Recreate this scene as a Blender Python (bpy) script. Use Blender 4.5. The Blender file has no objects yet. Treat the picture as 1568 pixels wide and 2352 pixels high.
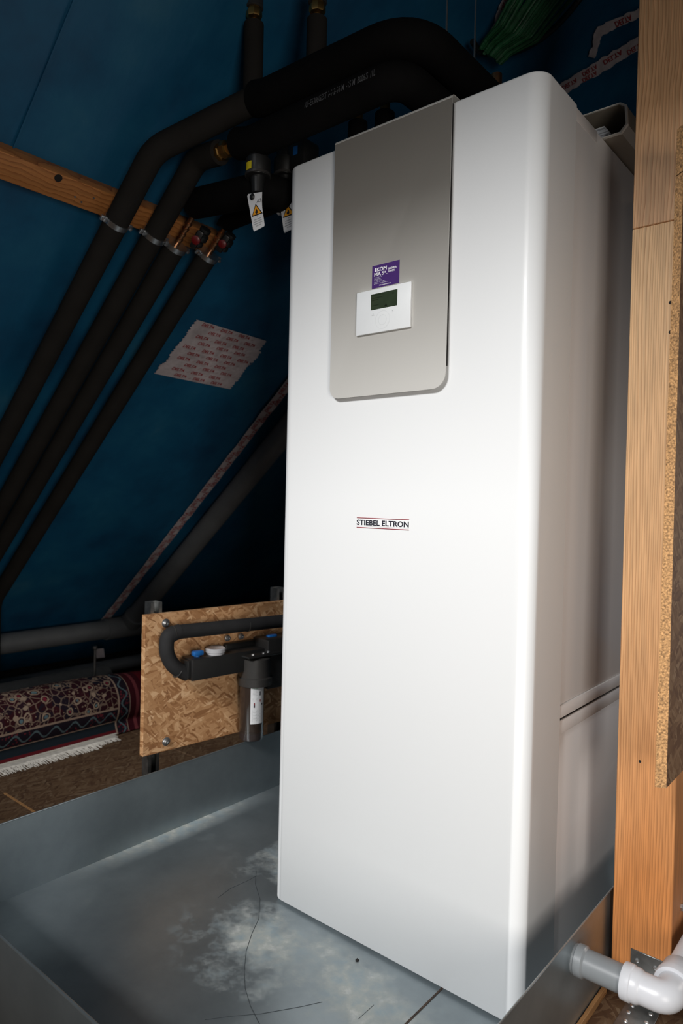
import bpy, bmesh, math, random
from mathutils import Vector, Matrix, noise
rnd = random.Random(7)
V = Vector
SC = bpy.context.scene
COL = SC.collection

# ------------------------------------------------------------------ camera
CAM = V((1.2980, -1.2982, 1.0580))
YAW, PITCH, ROLL, FPX = math.radians(39.912), math.radians(.92), math.radians(-1.284), 1598.0
_f = V((-math.sin(YAW)*math.cos(PITCH), math.cos(YAW)*math.cos(PITCH), -math.sin(PITCH)))
_r = V((math.cos(YAW), math.sin(YAW), 0)); _d = _f.cross(_r)
RIGHT = _r*math.cos(ROLL)+_d*math.sin(ROLL); DOWN = -_r*math.sin(ROLL)+_d*math.cos(ROLL); FWD = _f
cd = bpy.data.cameras.new('camera'); cam = bpy.data.objects.new('camera', cd); COL.objects.link(cam)
cd.sensor_fit = 'VERTICAL'; cd.sensor_height = 36; cd.sensor_width = 24; cd.lens = FPX/2352*36
cd.clip_start = .02
M = Matrix((RIGHT, -DOWN, -FWD)).transposed().to_4x4(); M.translation = CAM
cam.matrix_world = M
cd.dof.use_dof = True; cd.dof.focus_distance = 1.62; cd.dof.aperture_fstop = 4.0
SC.camera = cam

# ------------------------------------------------------------------ world, lights, exposure
w = bpy.data.worlds.new('world'); SC.world = w; w.use_nodes = True
bg = w.node_tree.nodes['Background']; bg.inputs[0].default_value = (.72, .86, 1, 1); bg.inputs[1].default_value = .12
def area(name, loc, target, sx, sy, power, col, spread=180):
    l = bpy.data.lights.new(name, 'AREA'); l.shape = 'RECTANGLE'; l.size = sx; l.size_y = sy
    l.energy = power; l.color = col; l.spread = math.radians(spread)
    o = bpy.data.objects.new(name, l); COL.objects.link(o); o.location = loc
    o.rotation_euler = (V(target)-V(loc)).to_track_quat('-Z', 'Y').to_euler(); return o
area('daylight_front', (.8, -6.6, 4.95), (.4, 0, 1.1), 2.2, 1.6, 660, (1, .998, .995))
area('fill_back', (2.4, 1.9, 1.05), (.7, .5, .75), .6, .6, 2.1, (1, .93, .88), 70)  # added fill with no real source; brightens the cabinet's side by the post
area('daylight_side', (2.6, -2.0, .75), (-1.2, .25, .7), 1.0, 1.2, 15.5, (1, .94, .87), 84)
SC.view_settings.view_transform = 'Standard'; SC.view_settings.look = 'None'
SC.view_settings.gamma = 1; SC.view_settings.use_curve_mapping = False
SC.view_settings.exposure = 0

# ------------------------------------------------------------------ geometry of sight lines: measured points -> places on real planes
def ray(u, v): return FWD+RIGHT*((u-784)/FPX)+DOWN*((v-1176)/FPX)
def on_plane(u, v, p, n):
    n = V(n); w_ = ray(u, v); return CAM+w_*((V(p)-CAM).dot(n)/w_.dot(n))
def on_x(u, v, k): return on_plane(u, v, (k, 0, 0), (1, 0, 0))
def on_y(u, v, k): return on_plane(u, v, (0, k, 0), (0, 1, 0))
def on_z(u, v, k): return on_plane(u, v, (0, 0, k), (0, 0, 1))
AL = math.radians(40.5)
UP = V((math.cos(AL), 0, math.sin(AL))); RN = V((math.sin(AL), 0, -math.cos(AL))); YA = V((0, 1, 0))
EAVE = V((-2.86, 0, 0))
def on_roof(u, v, h=0.0): return on_plane(u, v, EAVE+RN*h, RN)
def rp(s, y, h): return EAVE+UP*s+YA*y+RN*h
def rs(p): return (V(p)-EAVE).dot(UP)

# ------------------------------------------------------------------ materials
def lin(c): return tuple((x/12.92 if x <= .04045 else ((x+.055)/1.055)**2.4) for x in c)
def mat(name, col, rough=.5, metal=0.0, nscale=0, namt=0.0, bump=0.0, bscale=60, coat=0.0, spec=.5, trans=0.0):
    m = bpy.data.materials.new(name); m.use_nodes = True
    nt = m.node_tree; b = nt.nodes['Principled BSDF']
    b.inputs['Base Color'].default_value = (*col, 1); b.inputs['Roughness'].default_value = rough
    b.inputs['Metallic'].default_value = metal; b.inputs['Coat Weight'].default_value = coat
    b.inputs['Specular IOR Level'].default_value = spec; b.inputs['Transmission Weight'].default_value = trans
    tc = nt.nodes.new('ShaderNodeTexCoord')
    if namt:
        n = nt.nodes.new('ShaderNodeTexNoise'); n.inputs['Scale'].default_value = nscale or 8; n.inputs['Detail'].default_value = 6
        nt.links.new(tc.outputs['Object'], n.inputs['Vector'])
        r = nt.nodes.new('ShaderNodeValToRGB'); e = r.color_ramp.elements
        e[0].position = .3; e[1].position = .7
        e[0].color = (*[max(0, c*(1-namt)) for c in col], 1); e[1].color = (*[min(1, c*(1+namt)) for c in col], 1)
        nt.links.new(n.outputs['Fac'], r.inputs['Fac']); nt.links.new(r.outputs['Color'], b.inputs['Base Color'])
    if bump:
        n2 = nt.nodes.new('ShaderNodeTexNoise'); n2.inputs['Scale'].default_value = bscale; n2.inputs['Detail'].default_value = 4
        nt.links.new(tc.outputs['Object'], n2.inputs['Vector'])
        bp = nt.nodes.new('ShaderNodeBump'); bp.inputs['Strength'].default_value = bump; bp.inputs['Distance'].default_value = .004
        nt.links.new(n2.outputs['Fac'], bp.inputs['Height']); nt.links.new(bp.outputs['Normal'], b.inputs['Normal'])
    return m
class NB:
    """small node-graph helper"""
    def __init__(s, m): s.nt = m.node_tree; s.b = s.nt.nodes['Principled BSDF']; s.tc = s.nt.nodes.new('ShaderNodeTexCoord')
    def n(s, t, **kw):
        x = s.nt.nodes.new('ShaderNode'+t)
        for k, v in kw.items():
            if k in x.inputs: x.inputs[k].default_value = v
            else: setattr(x, k, v)
        return x
    def l(s, a, b): s.nt.links.new(a, b)
    def mapping(s, src, scale=(1, 1, 1), rot=(0, 0, 0), loc=(0, 0, 0)):
        m = s.n('Mapping'); m.inputs['Scale'].default_value = scale; m.inputs['Rotation'].default_value = rot; m.inputs['Location'].default_value = loc
        s.l(src, m.inputs['Vector']); return m.outputs['Vector']
    def noise(s, vec, scale, detail=4, rough=.5):
        x = s.n('TexNoise', Scale=scale, Detail=detail, Roughness=rough); s.l(vec, x.inputs['Vector']); return x
    def ramp(s, fac, stops):
        r = s.n('ValToRGB'); e = r.color_ramp.elements
        while len(e) < len(stops): e.new(.5)
        for i, (p, c) in enumerate(stops): e[i].position = p; e[i].color = (*c, 1)
        s.l(fac, r.inputs['Fac']); return r.outputs['Color']
    def mix(s, fac, a, b, mode='MIX'):
        x = s.n('Mix', data_type='RGBA', blend_type=mode)
        if isinstance(fac, (int, float)): x.inputs['Factor'].default_value = fac
        else: s.l(fac, x.inputs['Factor'])
        for k, v in ((6, a), (7, b)):
            if isinstance(v, tuple): x.inputs[k].default_value = (*v, 1)
            else: s.l(v, x.inputs[k])
        return x.outputs[2]
    def math(s, op, a, b=None, c=None, clamp=False):
        x = s.n('Math', operation=op, use_clamp=clamp)
        for i, v in enumerate((a, b, c)):
            if v is None: continue
            if isinstance(v, (int, float)): x.inputs[i].default_value = v
            else: s.l(v, x.inputs[i])
        return x.outputs[0]
    def bump(s, h, strength, dist=.003):
        x = s.n('Bump', Strength=strength, Distance=dist); s.l(h, x.inputs['Height']); s.l(x.outputs['Normal'], s.b.inputs['Normal'])

def osb_mat(name, axis, tone=1.0, rough=.65):
    """pressed strand board; axis = normal of the sheet ('x','y','z')"""
    m = mat(name, (.4, .25, .1), rough); g = NB(m)
    rot = {'x': (0, math.radians(90), 0), 'y': (math.radians(90), 0, 0), 'z': (0, 0, 0)}[axis]
    p = g.mapping(g.tc.outputs['Object'], rot=rot)
    nz = g.noise(p, 9, 3); wob = g.mix(.035, p, nz.outputs['Color'], 'ADD')
    cols = []; masks = []
    for i, (a, sc_) in enumerate(((15, (20, 90, 20)), (-62, (22, 105, 20)), (102, (20, 95, 20)), (48, (30, 140, 20)))):
        q = g.mapping(g.mapping(wob, rot=(0, 0, math.radians(a))), scale=sc_, loc=(i*3.1, i*1.7, 0))
        v = g.n('TexVoronoi', feature='F1', Scale=1.0); g.l(q, v.inputs['Vector'])
        sp = g.n('SeparateColor'); g.l(v.outputs['Color'], sp.inputs['Color']); 
        fine = g.noise(g.mapping(q, scale=(1.2, 9, 1)), 3, 3)
        val = g.math('ADD', g.math('MULTIPLY', sp.outputs[0], .75), g.math('MULTIPLY', fine.outputs['Fac'], .3))
        cols.append(val); masks.append(sp.outputs[1])
    h = cols[0]
    for i in (1, 2, 3):
        k = g.math('GREATER_THAN', masks[i], (0, .48, .62, .68)[i])
        x = g.n('Mix', data_type='FLOAT'); g.l(k, x.inputs[0]); g.l(h, x.inputs[2]); g.l(cols[i], x.inputs[3]); h = x.outputs[0]
    t = tone
    c = g.ramp(h, [(0, (.13*t, .050*t, .016*t)), (.2, (.30*t, .135*t, .05*t)), (.5, (.44*t, .23*t, .10*t)), (.8, (.58*t, .34*t, .17*t)), (1, (.76*t, .52*t, .31*t))])
    g.l(c, g.b.inputs['Base Color']); g.bump(h, .5, .002)
    return m
def wood_mat(name, along, across, light, dark, scale=70, wave=.012, seed=0.0, rough=.55, heart_shade=None):
    """sawn softwood: growth lines run along one axis"""
    m = mat(name, light, rough); g = NB(m)
    s = g.n('SeparateXYZ'); g.l(g.tc.outputs['Object'], s.inputs[0])
    ax = {'x': 0, 'y': 1, 'z': 2}
    stretch = [4, 4, 4]; stretch[ax[along]] = .9
    n1 = g.noise(g.mapping(g.tc.outputs['Object'], scale=tuple(stretch), loc=(seed, seed*2, seed)), 1.6, 3)
    st2 = [30, 30, 30]; st2[ax[along]] = 1.5
    n2 = g.noise(g.mapping(g.tc.outputs['Object'], scale=tuple(st2), loc=(seed, 0, 0)), 6, 3)
    x = g.math('ADD', g.math('ADD', s.outputs[ax[across]], g.math('MULTIPLY', s.outputs[3-ax[along]-ax[across]], .55)), g.math('MULTIPLY', n1.outputs['Fac'], wave))
    dens = g.noise(g.mapping(g.tc.outputs['Object'], loc=(seed, 1, 1), scale=(12, 12, .3)), 1.3, 2)
    ph = g.math('MULTIPLY', g.math('ADD', x, g.math('MULTIPLY', dens.outputs['Fac'], .03)), scale*6.283)
    saw = g.math('FRACT', g.math('DIVIDE', ph, 6.283))
    line = g.math('POWER', saw, 1.7)
    c = g.ramp(line, [(0, light), (.45, tuple(l*.9 for l in light)), (.85, tuple((l*.45+d_*.55) for l, d_ in zip(light, dark))), (.97, dark), (1, light)])
    if heart_shade:   # redder heartwood, with shade painted in, towards the low end of the length
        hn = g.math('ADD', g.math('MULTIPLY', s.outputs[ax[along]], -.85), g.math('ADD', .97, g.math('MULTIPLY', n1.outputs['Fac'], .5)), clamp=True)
        hc = g.ramp(line, [(0, heart_shade), (.45, tuple(l*.92 for l in heart_shade)), (.85, tuple(l*.72 for l in heart_shade)), (.97, tuple(l*.55 for l in heart_shade)), (1, heart_shade)])
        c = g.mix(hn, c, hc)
    var = g.ramp(n2.outputs['Fac'], [(.3, (.8, .8, .8)), (.7, (1.12, 1.12, 1.12))])
    g.l(g.mix(1.0, c, var, 'MULTIPLY'), g.b.inputs['Base Color']); g.bump(line, .12, .001)
    return m
MT = {}
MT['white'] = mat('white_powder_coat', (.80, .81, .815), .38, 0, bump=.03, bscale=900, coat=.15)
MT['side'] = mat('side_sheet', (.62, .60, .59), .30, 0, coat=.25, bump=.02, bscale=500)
MT['fascia'] = mat('warm_grey_metallic', (.63, .615, .58), .45, .2, bump=.03, bscale=1200)
MT['plastic_white'] = mat('white_plastic', (.82, .84, .85), .3, nscale=30, namt=.01)
MT['lcd'] = mat('lcd_glass', (.035, .05, .028), .12, nscale=60, namt=.1, coat=.4)
MT['lcd_dark'] = mat('lcd_segments', (.008, .012, .006), .3, namt=.1)
MT['purple'] = mat('purple_sticker', (.060, .018, .155), .4, nscale=50, namt=.04)
MT['print_white'] = mat('white_print', (.85, .83, .88), .5, namt=.01)
MT['print_grey'] = mat('grey_print', (.35, .36, .37), .5, namt=.01)
MT['print_ring'] = mat('faint_ring_print', (.70, .72, .73), .4, namt=.01)
MT['print_dim'] = mat('dim_grey_print', (.10, .10, .105), .7, namt=.2, nscale=200)
MT['print_black'] = mat('black_print', (.010, .010, .020), .5, namt=.01)
MT['print_red'] = mat('dark_red_print', (.22, .006, .016), .5, namt=.01)
MT['blackfoam'] = mat('black_foam', (.0045, .0043, .0043), .85, nscale=20, namt=.15, bump=.15, bscale=300, spec=.1)
MT['greyfoam'] = mat('grey_foam', (.019, .0172, .0155), .9, nscale=12, namt=.12, bump=.15, bscale=250, spec=.12)
MT['hose'] = mat('black_foam_hose', (.020, .020, .021), .8, nscale=20, namt=.15, bump=.15, bscale=300, spec=.25)
MT['greypipe'] = mat('dark_grey_drainpipe', (.13, .137, .143), .5, nscale=10, namt=.12)
MT['blackplastic'] = mat('black_plastic', (.010, .010, .010), .42, nscale=30, namt=.1)
MT['charcoal'] = mat('charcoal_plastic', (.030, .028, .026), .45, nscale=40, namt=.1, bump=.1, bscale=400)
MT['brass'] = mat('brass', (.50, .30, .10), .35, 1, nscale=30, namt=.15)
MT['copper'] = mat('copper', (.62, .30, .15), .32, 1, nscale=30, namt=.2)
MT['zinc'] = mat('zinc_steel', (.62, .63, .64), .3, .95, nscale=25, namt=.12)
MT['darkzinc'] = mat('dull_zinc', (.27, .28, .28), .45, 1, nscale=40, namt=.25)
MT['blue'] = mat('blue_plastic', (.01, .11, .36), .4, namt=.05)
MT['red'] = mat('red_plastic', (.13, .004, .006), .4, namt=.05)
MT['yellow'] = mat('yellow_sticker', (.62, .50, .01), .5, namt=.05)
MT['orange'] = mat('orange_sign', (.85, .36, .01), .5, namt=.03)
MT['tag'] = mat('white_tag', (.72, .72, .73), .5, namt=.03)
MT['paper'] = mat('white_paper', (.60, .62, .66), .7, nscale=40, namt=.08)
MT['beige'] = mat('beige_box', (.28, .245, .195), .5, namt=.05)
MT['beige_edge'] = mat('pale_box_edge', (.62, .60, .55), .5, namt=.05)
MT['pvc_grey'] = mat('grey_pvc', (.19, .205, .215), .35, nscale=15, namt=.05)
MT['pvc_light'] = mat('light_grey_pvc', (.56, .57, .60), .33, nscale=15, namt=.04)
MT['green'] = mat('green_cable', (.006, .075, .022), .5, nscale=30, namt=.4, bump=.4, bscale=120)
MT['tapewhite'] = mat('white_tape', (.46, .41, .42), .5, nscale=22, namt=.18, bump=.5, bscale=60)
MT['tapered'] = mat('red_tape_print', (.28, .012, .016), .6, nscale=40, namt=.1)
MT['tapedim'] = mat('pale_red_tape_print', (.33, .16, .16), .6, nscale=40, namt=.1)
MT['greymat'] = mat('dark_grey_felt', (.035, .036, .036), .9, nscale=30, namt=.15, bump=.3)
MT['fringe'] = mat('cream_fringe', (.50, .47, .42), .9, nscale=60, namt=.2)
MT['glass_bowl'] = mat('smoky_bowl', (.20, .14, .11), .06, trans=.85, nscale=20, namt=.05)
MT['filter_core'] = mat('dark_filter_core', (.05, .035, .022), .5, nscale=30, namt=.3)
MT['bowl_base'] = mat('bluish_bowl_base', (.06, .07, .16), .2, nscale=20, namt=.15, coat=.4)
MT['cap'] = mat('clear_white_cap', (.42, .42, .44), .25, namt=.05, coat=.5)
MT['dark'] = mat('dark_recess', (.008, .006, .005), .8, namt=.1)
MT['scratch'] = mat('dull_scratch', (.055, .066, .072), .6, namt=.2)
MT['rust'] = mat('rusty_joint', (.055, .035, .025), .8, nscale=60, namt=.5)
MT['osb_x'] = osb_mat('strand_board_upright', 'x', 1.0)
MT['osb_edge'] = mat('strand_board_edge', (.50, .275, .115), .8, nscale=240, namt=.6, bump=.8, bscale=260)
MT['osb_floor'] = osb_mat('strand_board_floor', 'z', .20, .7)
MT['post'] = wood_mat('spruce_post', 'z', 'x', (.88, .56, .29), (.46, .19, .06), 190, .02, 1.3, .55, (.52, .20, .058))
MT['post2'] = wood_mat('spruce_post_top', 'z', 'x', (.76, .445, .23), (.42, .17, .06), 150, .09, 4.1)
MT['batten'] = wood_mat('spruce_batten', 'y', 'x', (.44, .175, .048), (.22, .06, .012), 60, .03, 2.2)
MT['lath'] = wood_mat('floor_lath_wood', 'y', 'x', (.36, .19, .075), (.18, .07, .02), 60, .03, 3.2)

def galv(name, stains):
    m = mat(name, (.3, .33, .35), .33, .8); g = NB(m)
    p = g.tc.outputs['Object']
    n1 = g.noise(p, 5, 6, .65); n2 = g.noise(g.mapping(p, loc=(3, 1, 2)), 22, 5, .6)
    base = g.ramp(n1.outputs['Fac'], [(.25, (.26, .30, .32)), (.75, (.38, .43, .455))])
    if stains:
        geo = g.n('NewGeometry'); s = g.n('SeparateXYZ'); g.l(geo.outputs['Position'], s.inputs[0])
        wp = geo.outputs['Position']
        n3 = g.noise(g.mapping(wp, loc=(5, 5, 0)), 7, 8, .72); n4 = g.noise(wp, 40, 5, .7)
        # limescale: along the left crease, and a patch in front of the cabinet
        crease = g.math('SUBTRACT', 1.0, g.math('DIVIDE', g.math('ADD', s.outputs[0], .507), .085), clamp=True)
        midy = g.math('SUBTRACT', 1.0, g.math('MULTIPLY', g.math('ABSOLUTE', g.math('SUBTRACT', s.outputs[1], .06)), 2.4), clamp=True)
        crease = g.math('MULTIPLY', crease, midy)
        def blob(cx, cy, rx, ry):
            dx = g.math('DIVIDE', g.math('SUBTRACT', s.outputs[0], cx), rx); dy = g.math('DIVIDE', g.math('SUBTRACT', s.outputs[1], cy), ry)
            return g.math('SUBTRACT', 1.0, g.math('SQRT', g.math('ADD', g.math('MULTIPLY', dx, dx), g.math('MULTIPLY', dy, dy))), clamp=True)
        patch = g.math('MAXIMUM', g.math('MAXIMUM', blob(.13, -.16, .30, .20), blob(-.10, .22, .14, .32)), blob(.45, -.14, .30, .16))
        a = g.math('MULTIPLY', g.math('ADD', patch, g.math('MULTIPLY', g.math('SUBTRACT', n3.outputs['Fac'], .58), 3.0)), 1.5, clamp=True)
        a = g.math('MULTIPLY', a, g.math('GREATER_THAN', patch, .0))
        a = g.math('MULTIPLY', a, g.math('MULTIPLY', patch, 4.0, clamp=True))
        b_ = g.math('MULTIPLY', crease, g.math('ADD', .3, g.math('MULTIPLY', n4.outputs['Fac'], 2.2)), clamp=True)
        fl = g.ramp(n3.outputs['Fac'], [(.56, (0, 0, 0)), (.78, (.4, .4, .4))])
        k = g.math('MAXIMUM', g.math('MULTIPLY', a, .85), b_)
        sp = g.n('SeparateColor'); g.l(fl, sp.inputs[0]); k = g.math('MAXIMUM', k, g.math('MULTIPLY', sp.outputs[0], .5))
        lime = g.ramp(n2.outputs['Fac'], [(.35, (.30, .37, .40)), (.55, (.42, .44, .41)), (.72, (.62, .63, .60))])
        base = g.mix(k, base, lime)
        g.l(g.math('MULTIPLY', g.math('SUBTRACT', 1.0, k), .75), g.b.inputs['Metallic'])
        g.l(g.math('ADD', .36, g.math('MULTIPLY', k, .35)), g.b.inputs['Roughness'])
    g.l(base, g.b.inputs['Base Color']); g.bump(n2.outputs['Fac'], .05, .002)
    return m
MT['galv'] = galv('galvanised_sheet', False)
MT['galv_floor'] = galv('galvanised_sheet_stained', True)

def membrane():
    m = mat('blue_roof_membrane', (.004, .11, .24), .55); g = NB(m); p = g.tc.outputs['Object']
    n1 = g.noise(p, 3.0, 5, .6); n2 = g.noise(p, 14, 4, .6); n3 = g.noise(g.mapping(p, scale=(1, 2.2, 1)), 4, 5)
    c = g.ramp(n1.outputs['Fac'], [(.30, (.001, .048, .115)), (.5, (.002, .080, .170)), (.62, (.006, .098, .190)), (.76, (.024, .125, .205))])
    g.l(c, g.b.inputs['Base Color'])
    g.bump(g.math('ADD', n3.outputs['Fac'], g.math('MULTIPLY', n2.outputs['Fac'], .2)), .22, .02)
    return m
MT['membrane'] = membrane()

def rug_mat():
    m = mat('oriental_rug_pile', (.05, .01, .015), .95, spec=.1); g = NB(m)
    uv = g.tc.outputs['UV']; s = g.n('SeparateXYZ'); g.l(uv, s.inputs[0]); U, W = s.outputs[0], s.outputs[1]
    def band(x, a, b): return g.math('MULTIPLY', g.math('GREATER_THAN', x, a), g.math('LESS_THAN', x, b))
    nz = g.noise(uv, 14, 2); wob = g.mix(.03, uv, nz.outputs['Color'], 'ADD')
    # field: dark ground, cream tendrils, red and teal flowers
    v1 = g.n('TexVoronoi', feature='DISTANCE_TO_EDGE', Scale=30.0); g.l(wob, v1.inputs['Vector'])
    v2 = g.n('TexVoronoi', feature='F1', Scale=21.0); g.l(wob, v2.inputs['Vector'])
    v3 = g.n('TexVoronoi', feature='F1', Scale=75.0); g.l(wob, v3.inputs['Vector'])
    ring = g.math('LESS_THAN', g.math('ABSOLUTE', g.math('SUBTRACT', v2.outputs['Distance'], .30)), .055)
    ring2 = g.math('LESS_THAN', v2.outputs['Distance'], .16)
    sc_ = g.n('SeparateColor'); g.l(v2.outputs['Color'], sc_.inputs[0])
    edge = g.math('LESS_THAN', v1.outputs['Distance'], .055)
    dots = g.math('MULTIPLY', g.math('LESS_THAN', v3.outputs['Distance'], .28), g.math('GREATER_THAN', nz.outputs['Fac'], .5))
    dark = g.ramp(sc_.outputs[0], [(0, (.030, .006, .008)), (.5, (.022, .006, .010)), (.55, (.008, .009, .016)), (1, (.035, .007, .010))])
    c = g.mix(dots, dark, (.20, .14, .10)); c = g.mix(g.math('MULTIPLY', edge, .75), c, (.19, .135, .10)); c = g.mix(ring, c, (.25, .185, .135))
    flower = g.ramp(sc_.outputs[1], [(0, (.15, .014, .028)), (.5, (.12, .012, .022)), (.56, (.10, .17, .18)), (1, (.06, .10, .13))])
    c = g.mix(ring2, c, flower)
    # border bands along the end of the rug (U) and along its side edge (W)
    def border(c, x, a, b, per):
        k = band(x, a, b); mid = (a+b)/2
        other = W if x is U else U
        sinw = g.math('MULTIPLY', g.math('SINE', g.math('MULTIPLY', other, per)), (b-a)*.25)
        line = g.math('LESS_THAN', g.math('ABSOLUTE', g.math('SUBTRACT', g.math('SUBTRACT', x, mid), sinw)), .0045)
        f = g.math('MULTIPLY', g.math('LESS_THAN', v3.outputs['Distance'], .34), g.math('GREATER_THAN', sc_.outputs[1], .35))
        bc = g.mix(f, (.014, .010, .016), (.12, .018, .026)); bc = g.mix(line, bc, (.085, .125, .14))
        c = g.mix(k, c, bc)
        for e in (a, b): c = g.mix(g.math('LESS_THAN', g.math('ABSOLUTE', g.math('SUBTRACT', x, e)), .004), c, (.28, .20, .15))
        return c
    c = border(c, U, .062, .128, 75)
    c = g.mix(band(U, -.2, .060), c, (.012, .018, .024))
    c = g.mix(band(U, -.2, .022), c, (.10, .010, .014))
    c = g.mix(band(U, -.2, .008), c, (.52, .49, .43))
    c = border(c, W, .985, 1.045, 75)
    c = g.mix(band(W, 1.045, 1.4), c, (.045, .006, .010))
    c = g.mix(band(W, 1.075, 1.092), c, (.16, .035, .04))
    c = g.mix(band(W, 1.12, 1.4), c, (.10, .008, .012))
    g.l(c, g.b.inputs['Base Color'])
    n4 = g.noise(uv, 300, 2); g.bump(n4.outputs['Fac'], .4, .002)
    return m
MT['rug'] = rug_mat()

# ------------------------------------------------------------------ mesh builder
class MB:
    def __init__(s): s.bm = bmesh.new(); s.uv = None
    def box(s, lo, hi, bev=0.0, seg=2, mtx=None):
        lo, hi = V(lo), V(hi); c = (lo+hi)/2; sz = hi-lo
        r = bmesh.ops.create_cube(s.bm, size=1, matrix=Matrix.Translation(c) @ Matrix.Diagonal((*sz, 1)))
        vs = r['verts']
        if bev:
            es = list({e for v in vs for e in v.link_edges})
            rb = bmesh.ops.bevel(s.bm, geom=es, offset=bev, segments=seg, affect='EDGES', profile=.5)
            vs = list({v for f in rb['faces'] for v in f.verts} | {v for v in vs if v.is_valid})
        if mtx is not None: bmesh.ops.transform(s.bm, matrix=mtx, verts=[v for v in vs if v.is_valid])
        return s
    def obox(s, o, ex, ey, ez, lo, hi, bev=0.0):
        m = Matrix((V(ex), V(ey), V(ez))).transposed().to_4x4(); m.translation = V(o)
        return s.box(lo, hi, bev, 2, m)
    def ring_sweep(s, rings, cap=True, closed=True):
        vv = [[s.bm.verts.new(p) for p in r] for r in rings]; n = len(vv[0])
        for a, b in zip(vv, vv[1:]):
            for i in range(n if closed else n-1):
                j = (i+1) % n; s.bm.faces.new((a[i], a[j], b[j], b[i]))
        if cap and closed:
            s.bm.faces.new(list(reversed(vv[0]))); s.bm.faces.new(vv[-1])
        return s
    def tube(s, pts, r, n=20, fillet=0.0, cap=True, r_end=None):
        pts = [V(p) for p in pts]; P = [pts[0]]
        for i in range(1, len(pts)-1):
            a, b, c = pts[i-1], pts[i], pts[i+1]; d1 = (a-b); d2 = (c-b)
            k = min(fillet, d1.length*.48, d2.length*.48)
            if k <= 1e-5: P.append(b); continue
            p0 = b+d1.normalized()*k; p2 = b+d2.normalized()*k
            for t in [j/8 for j in range(9)]: P.append(p0*(1-t)**2+b*2*t*(1-t)+p2*t*t)
        P.append(pts[-1])
        T = []
        for i in range(len(P)):
            a = P[max(i-1, 0)]; b = P[min(i+1, len(P)-1)]; T.append((b-a).normalized())
        x = T[0].orthogonal().normalized(); rings = []
        for i, p in enumerate(P):
            x = (x-T[i]*x.dot(T[i])).normalized(); y = T[i].cross(x)
            rr = r if r_end is None else r+(r_end-r)*i/(len(P)-1)
            rings.append([p+(x*math.cos(2*math.pi*k/n)+y*math.sin(2*math.pi*k/n))*rr for k in range(n)])
        return s.ring_sweep(rings, cap)
    def lathe(s, o, d, prof, n=28):
        o = V(o); d = V(d).normalized(); x = d.orthogonal().normalized(); y = d.cross(x)
        rings = [[o+d*h+(x*math.cos(2*math.pi*k/n)+y*math.sin(2*math.pi*k/n))*max(r, 1e-5) for k in range(n)] for r, h in prof]
        return s.ring_sweep(rings)
    def prism(s, poly, ext):
        ext = V(ext); return s.ring_sweep([[V(p) for p in poly], [V(p)+ext for p in poly]])
    def face(s, poly): s.bm.faces.new([s.bm.verts.new(V(p)) for p in poly]); return s
    def build(s, name, m, parent=None, smooth=True, angle=38, origin=None):
        bmesh.ops.recalc_face_normals(s.bm, faces=s.bm.faces)
        me = bpy.data.meshes.new(name)
        o = bpy.data.objects.new(name, me); COL.objects.link(o)
        if parent is not None:
            off = world_loc(parent); o.parent = parent
        else:
            if origin is None:
                vs = [v.co for v in s.bm.verts]
                origin = V((sum(v.x for v in vs)/len(vs), sum(v.y for v in vs)/len(vs), min(v.z for v in vs)))
            off = V(origin); o.location = off; OFF[o.name] = off
        for v in s.bm.verts: v.co -= off
        if smooth:
            for f in s.bm.faces: f.smooth = True
            for e in s.bm.edges:
                if len(e.link_faces) == 2 and e.calc_face_angle(0) > math.radians(angle): e.smooth = False
        s.bm.to_mesh(me); s.bm.free()
        if parent is not None: OFF[o.name] = off
        if m: me.materials.append(MT[m] if isinstance(m, str) else m)
        return o
OFF = {}
def world_loc(o): return OFF[o.name]
def empty(name, loc, label, cat, group=None):
    o = bpy.data.objects.new(name, None); COL.objects.link(o); o.location = loc; OFF[o.name] = V(loc); o.empty_display_size = .05
    return tag(o, label, cat, group)
def tag(o, label, cat, group=None, kind=None):
    o['label'] = label; o['category'] = cat
    if group: o['group'] = group
    if kind: o['kind'] = kind
    return o
def plab(o, label): o['label'] = label; return o
def struct(o, label, cat):
    o['kind'] = 'structure'; o['label'] = label; o['category'] = cat; return o

def text_geo(body, bold=0.0, shear=0.0, spacing=1.0):
    c = bpy.data.curves.new('t', 'FONT'); c.body = body; c.size = 1; c.offset = bold; c.shear = shear; c.space_character = spacing
    c.resolution_u = 3
    o = bpy.data.objects.new('t', c); COL.objects.link(o)
    dg = bpy.context.evaluated_depsgraph_get(); dg.update()
    me = bpy.data.meshes.new_from_object(o.evaluated_get(dg))
    vs = [v.co.copy() for v in me.vertices]; fs = [tuple(p.vertices) for p in me.polygons]
    bpy.data.objects.remove(o); bpy.data.curves.remove(c); bpy.data.meshes.remove(me)
    return vs, fs
_tc = {}
def text_add(mb, body, p00, xvec, yvec, bold=0.0, shear=0.0, fn=None):
    """fit the text's box to the frame p00 + xvec, yvec"""
    key = (body, bold, shear)
    if key not in _tc: _tc[key] = text_geo(body, bold, shear)
    vs, fs = _tc[key]
    x0 = min(v.x for v in vs); x1 = max(v.x for v in vs); y0 = min(v.y for v in vs); y1 = max(v.y for v in vs)
    nv = []
    for v in vs:
        a = (v.x-x0)/(x1-x0); b = (v.y-y0)/(y1-y0)
        nv.append(mb.bm.verts.new(fn(a, b) if fn else V(p00)+V(xvec)*a+V(yvec)*b))
    for f in fs:
        try: mb.bm.faces.new([nv[i] for i in f])
        except ValueError: pass
    return mb

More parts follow.
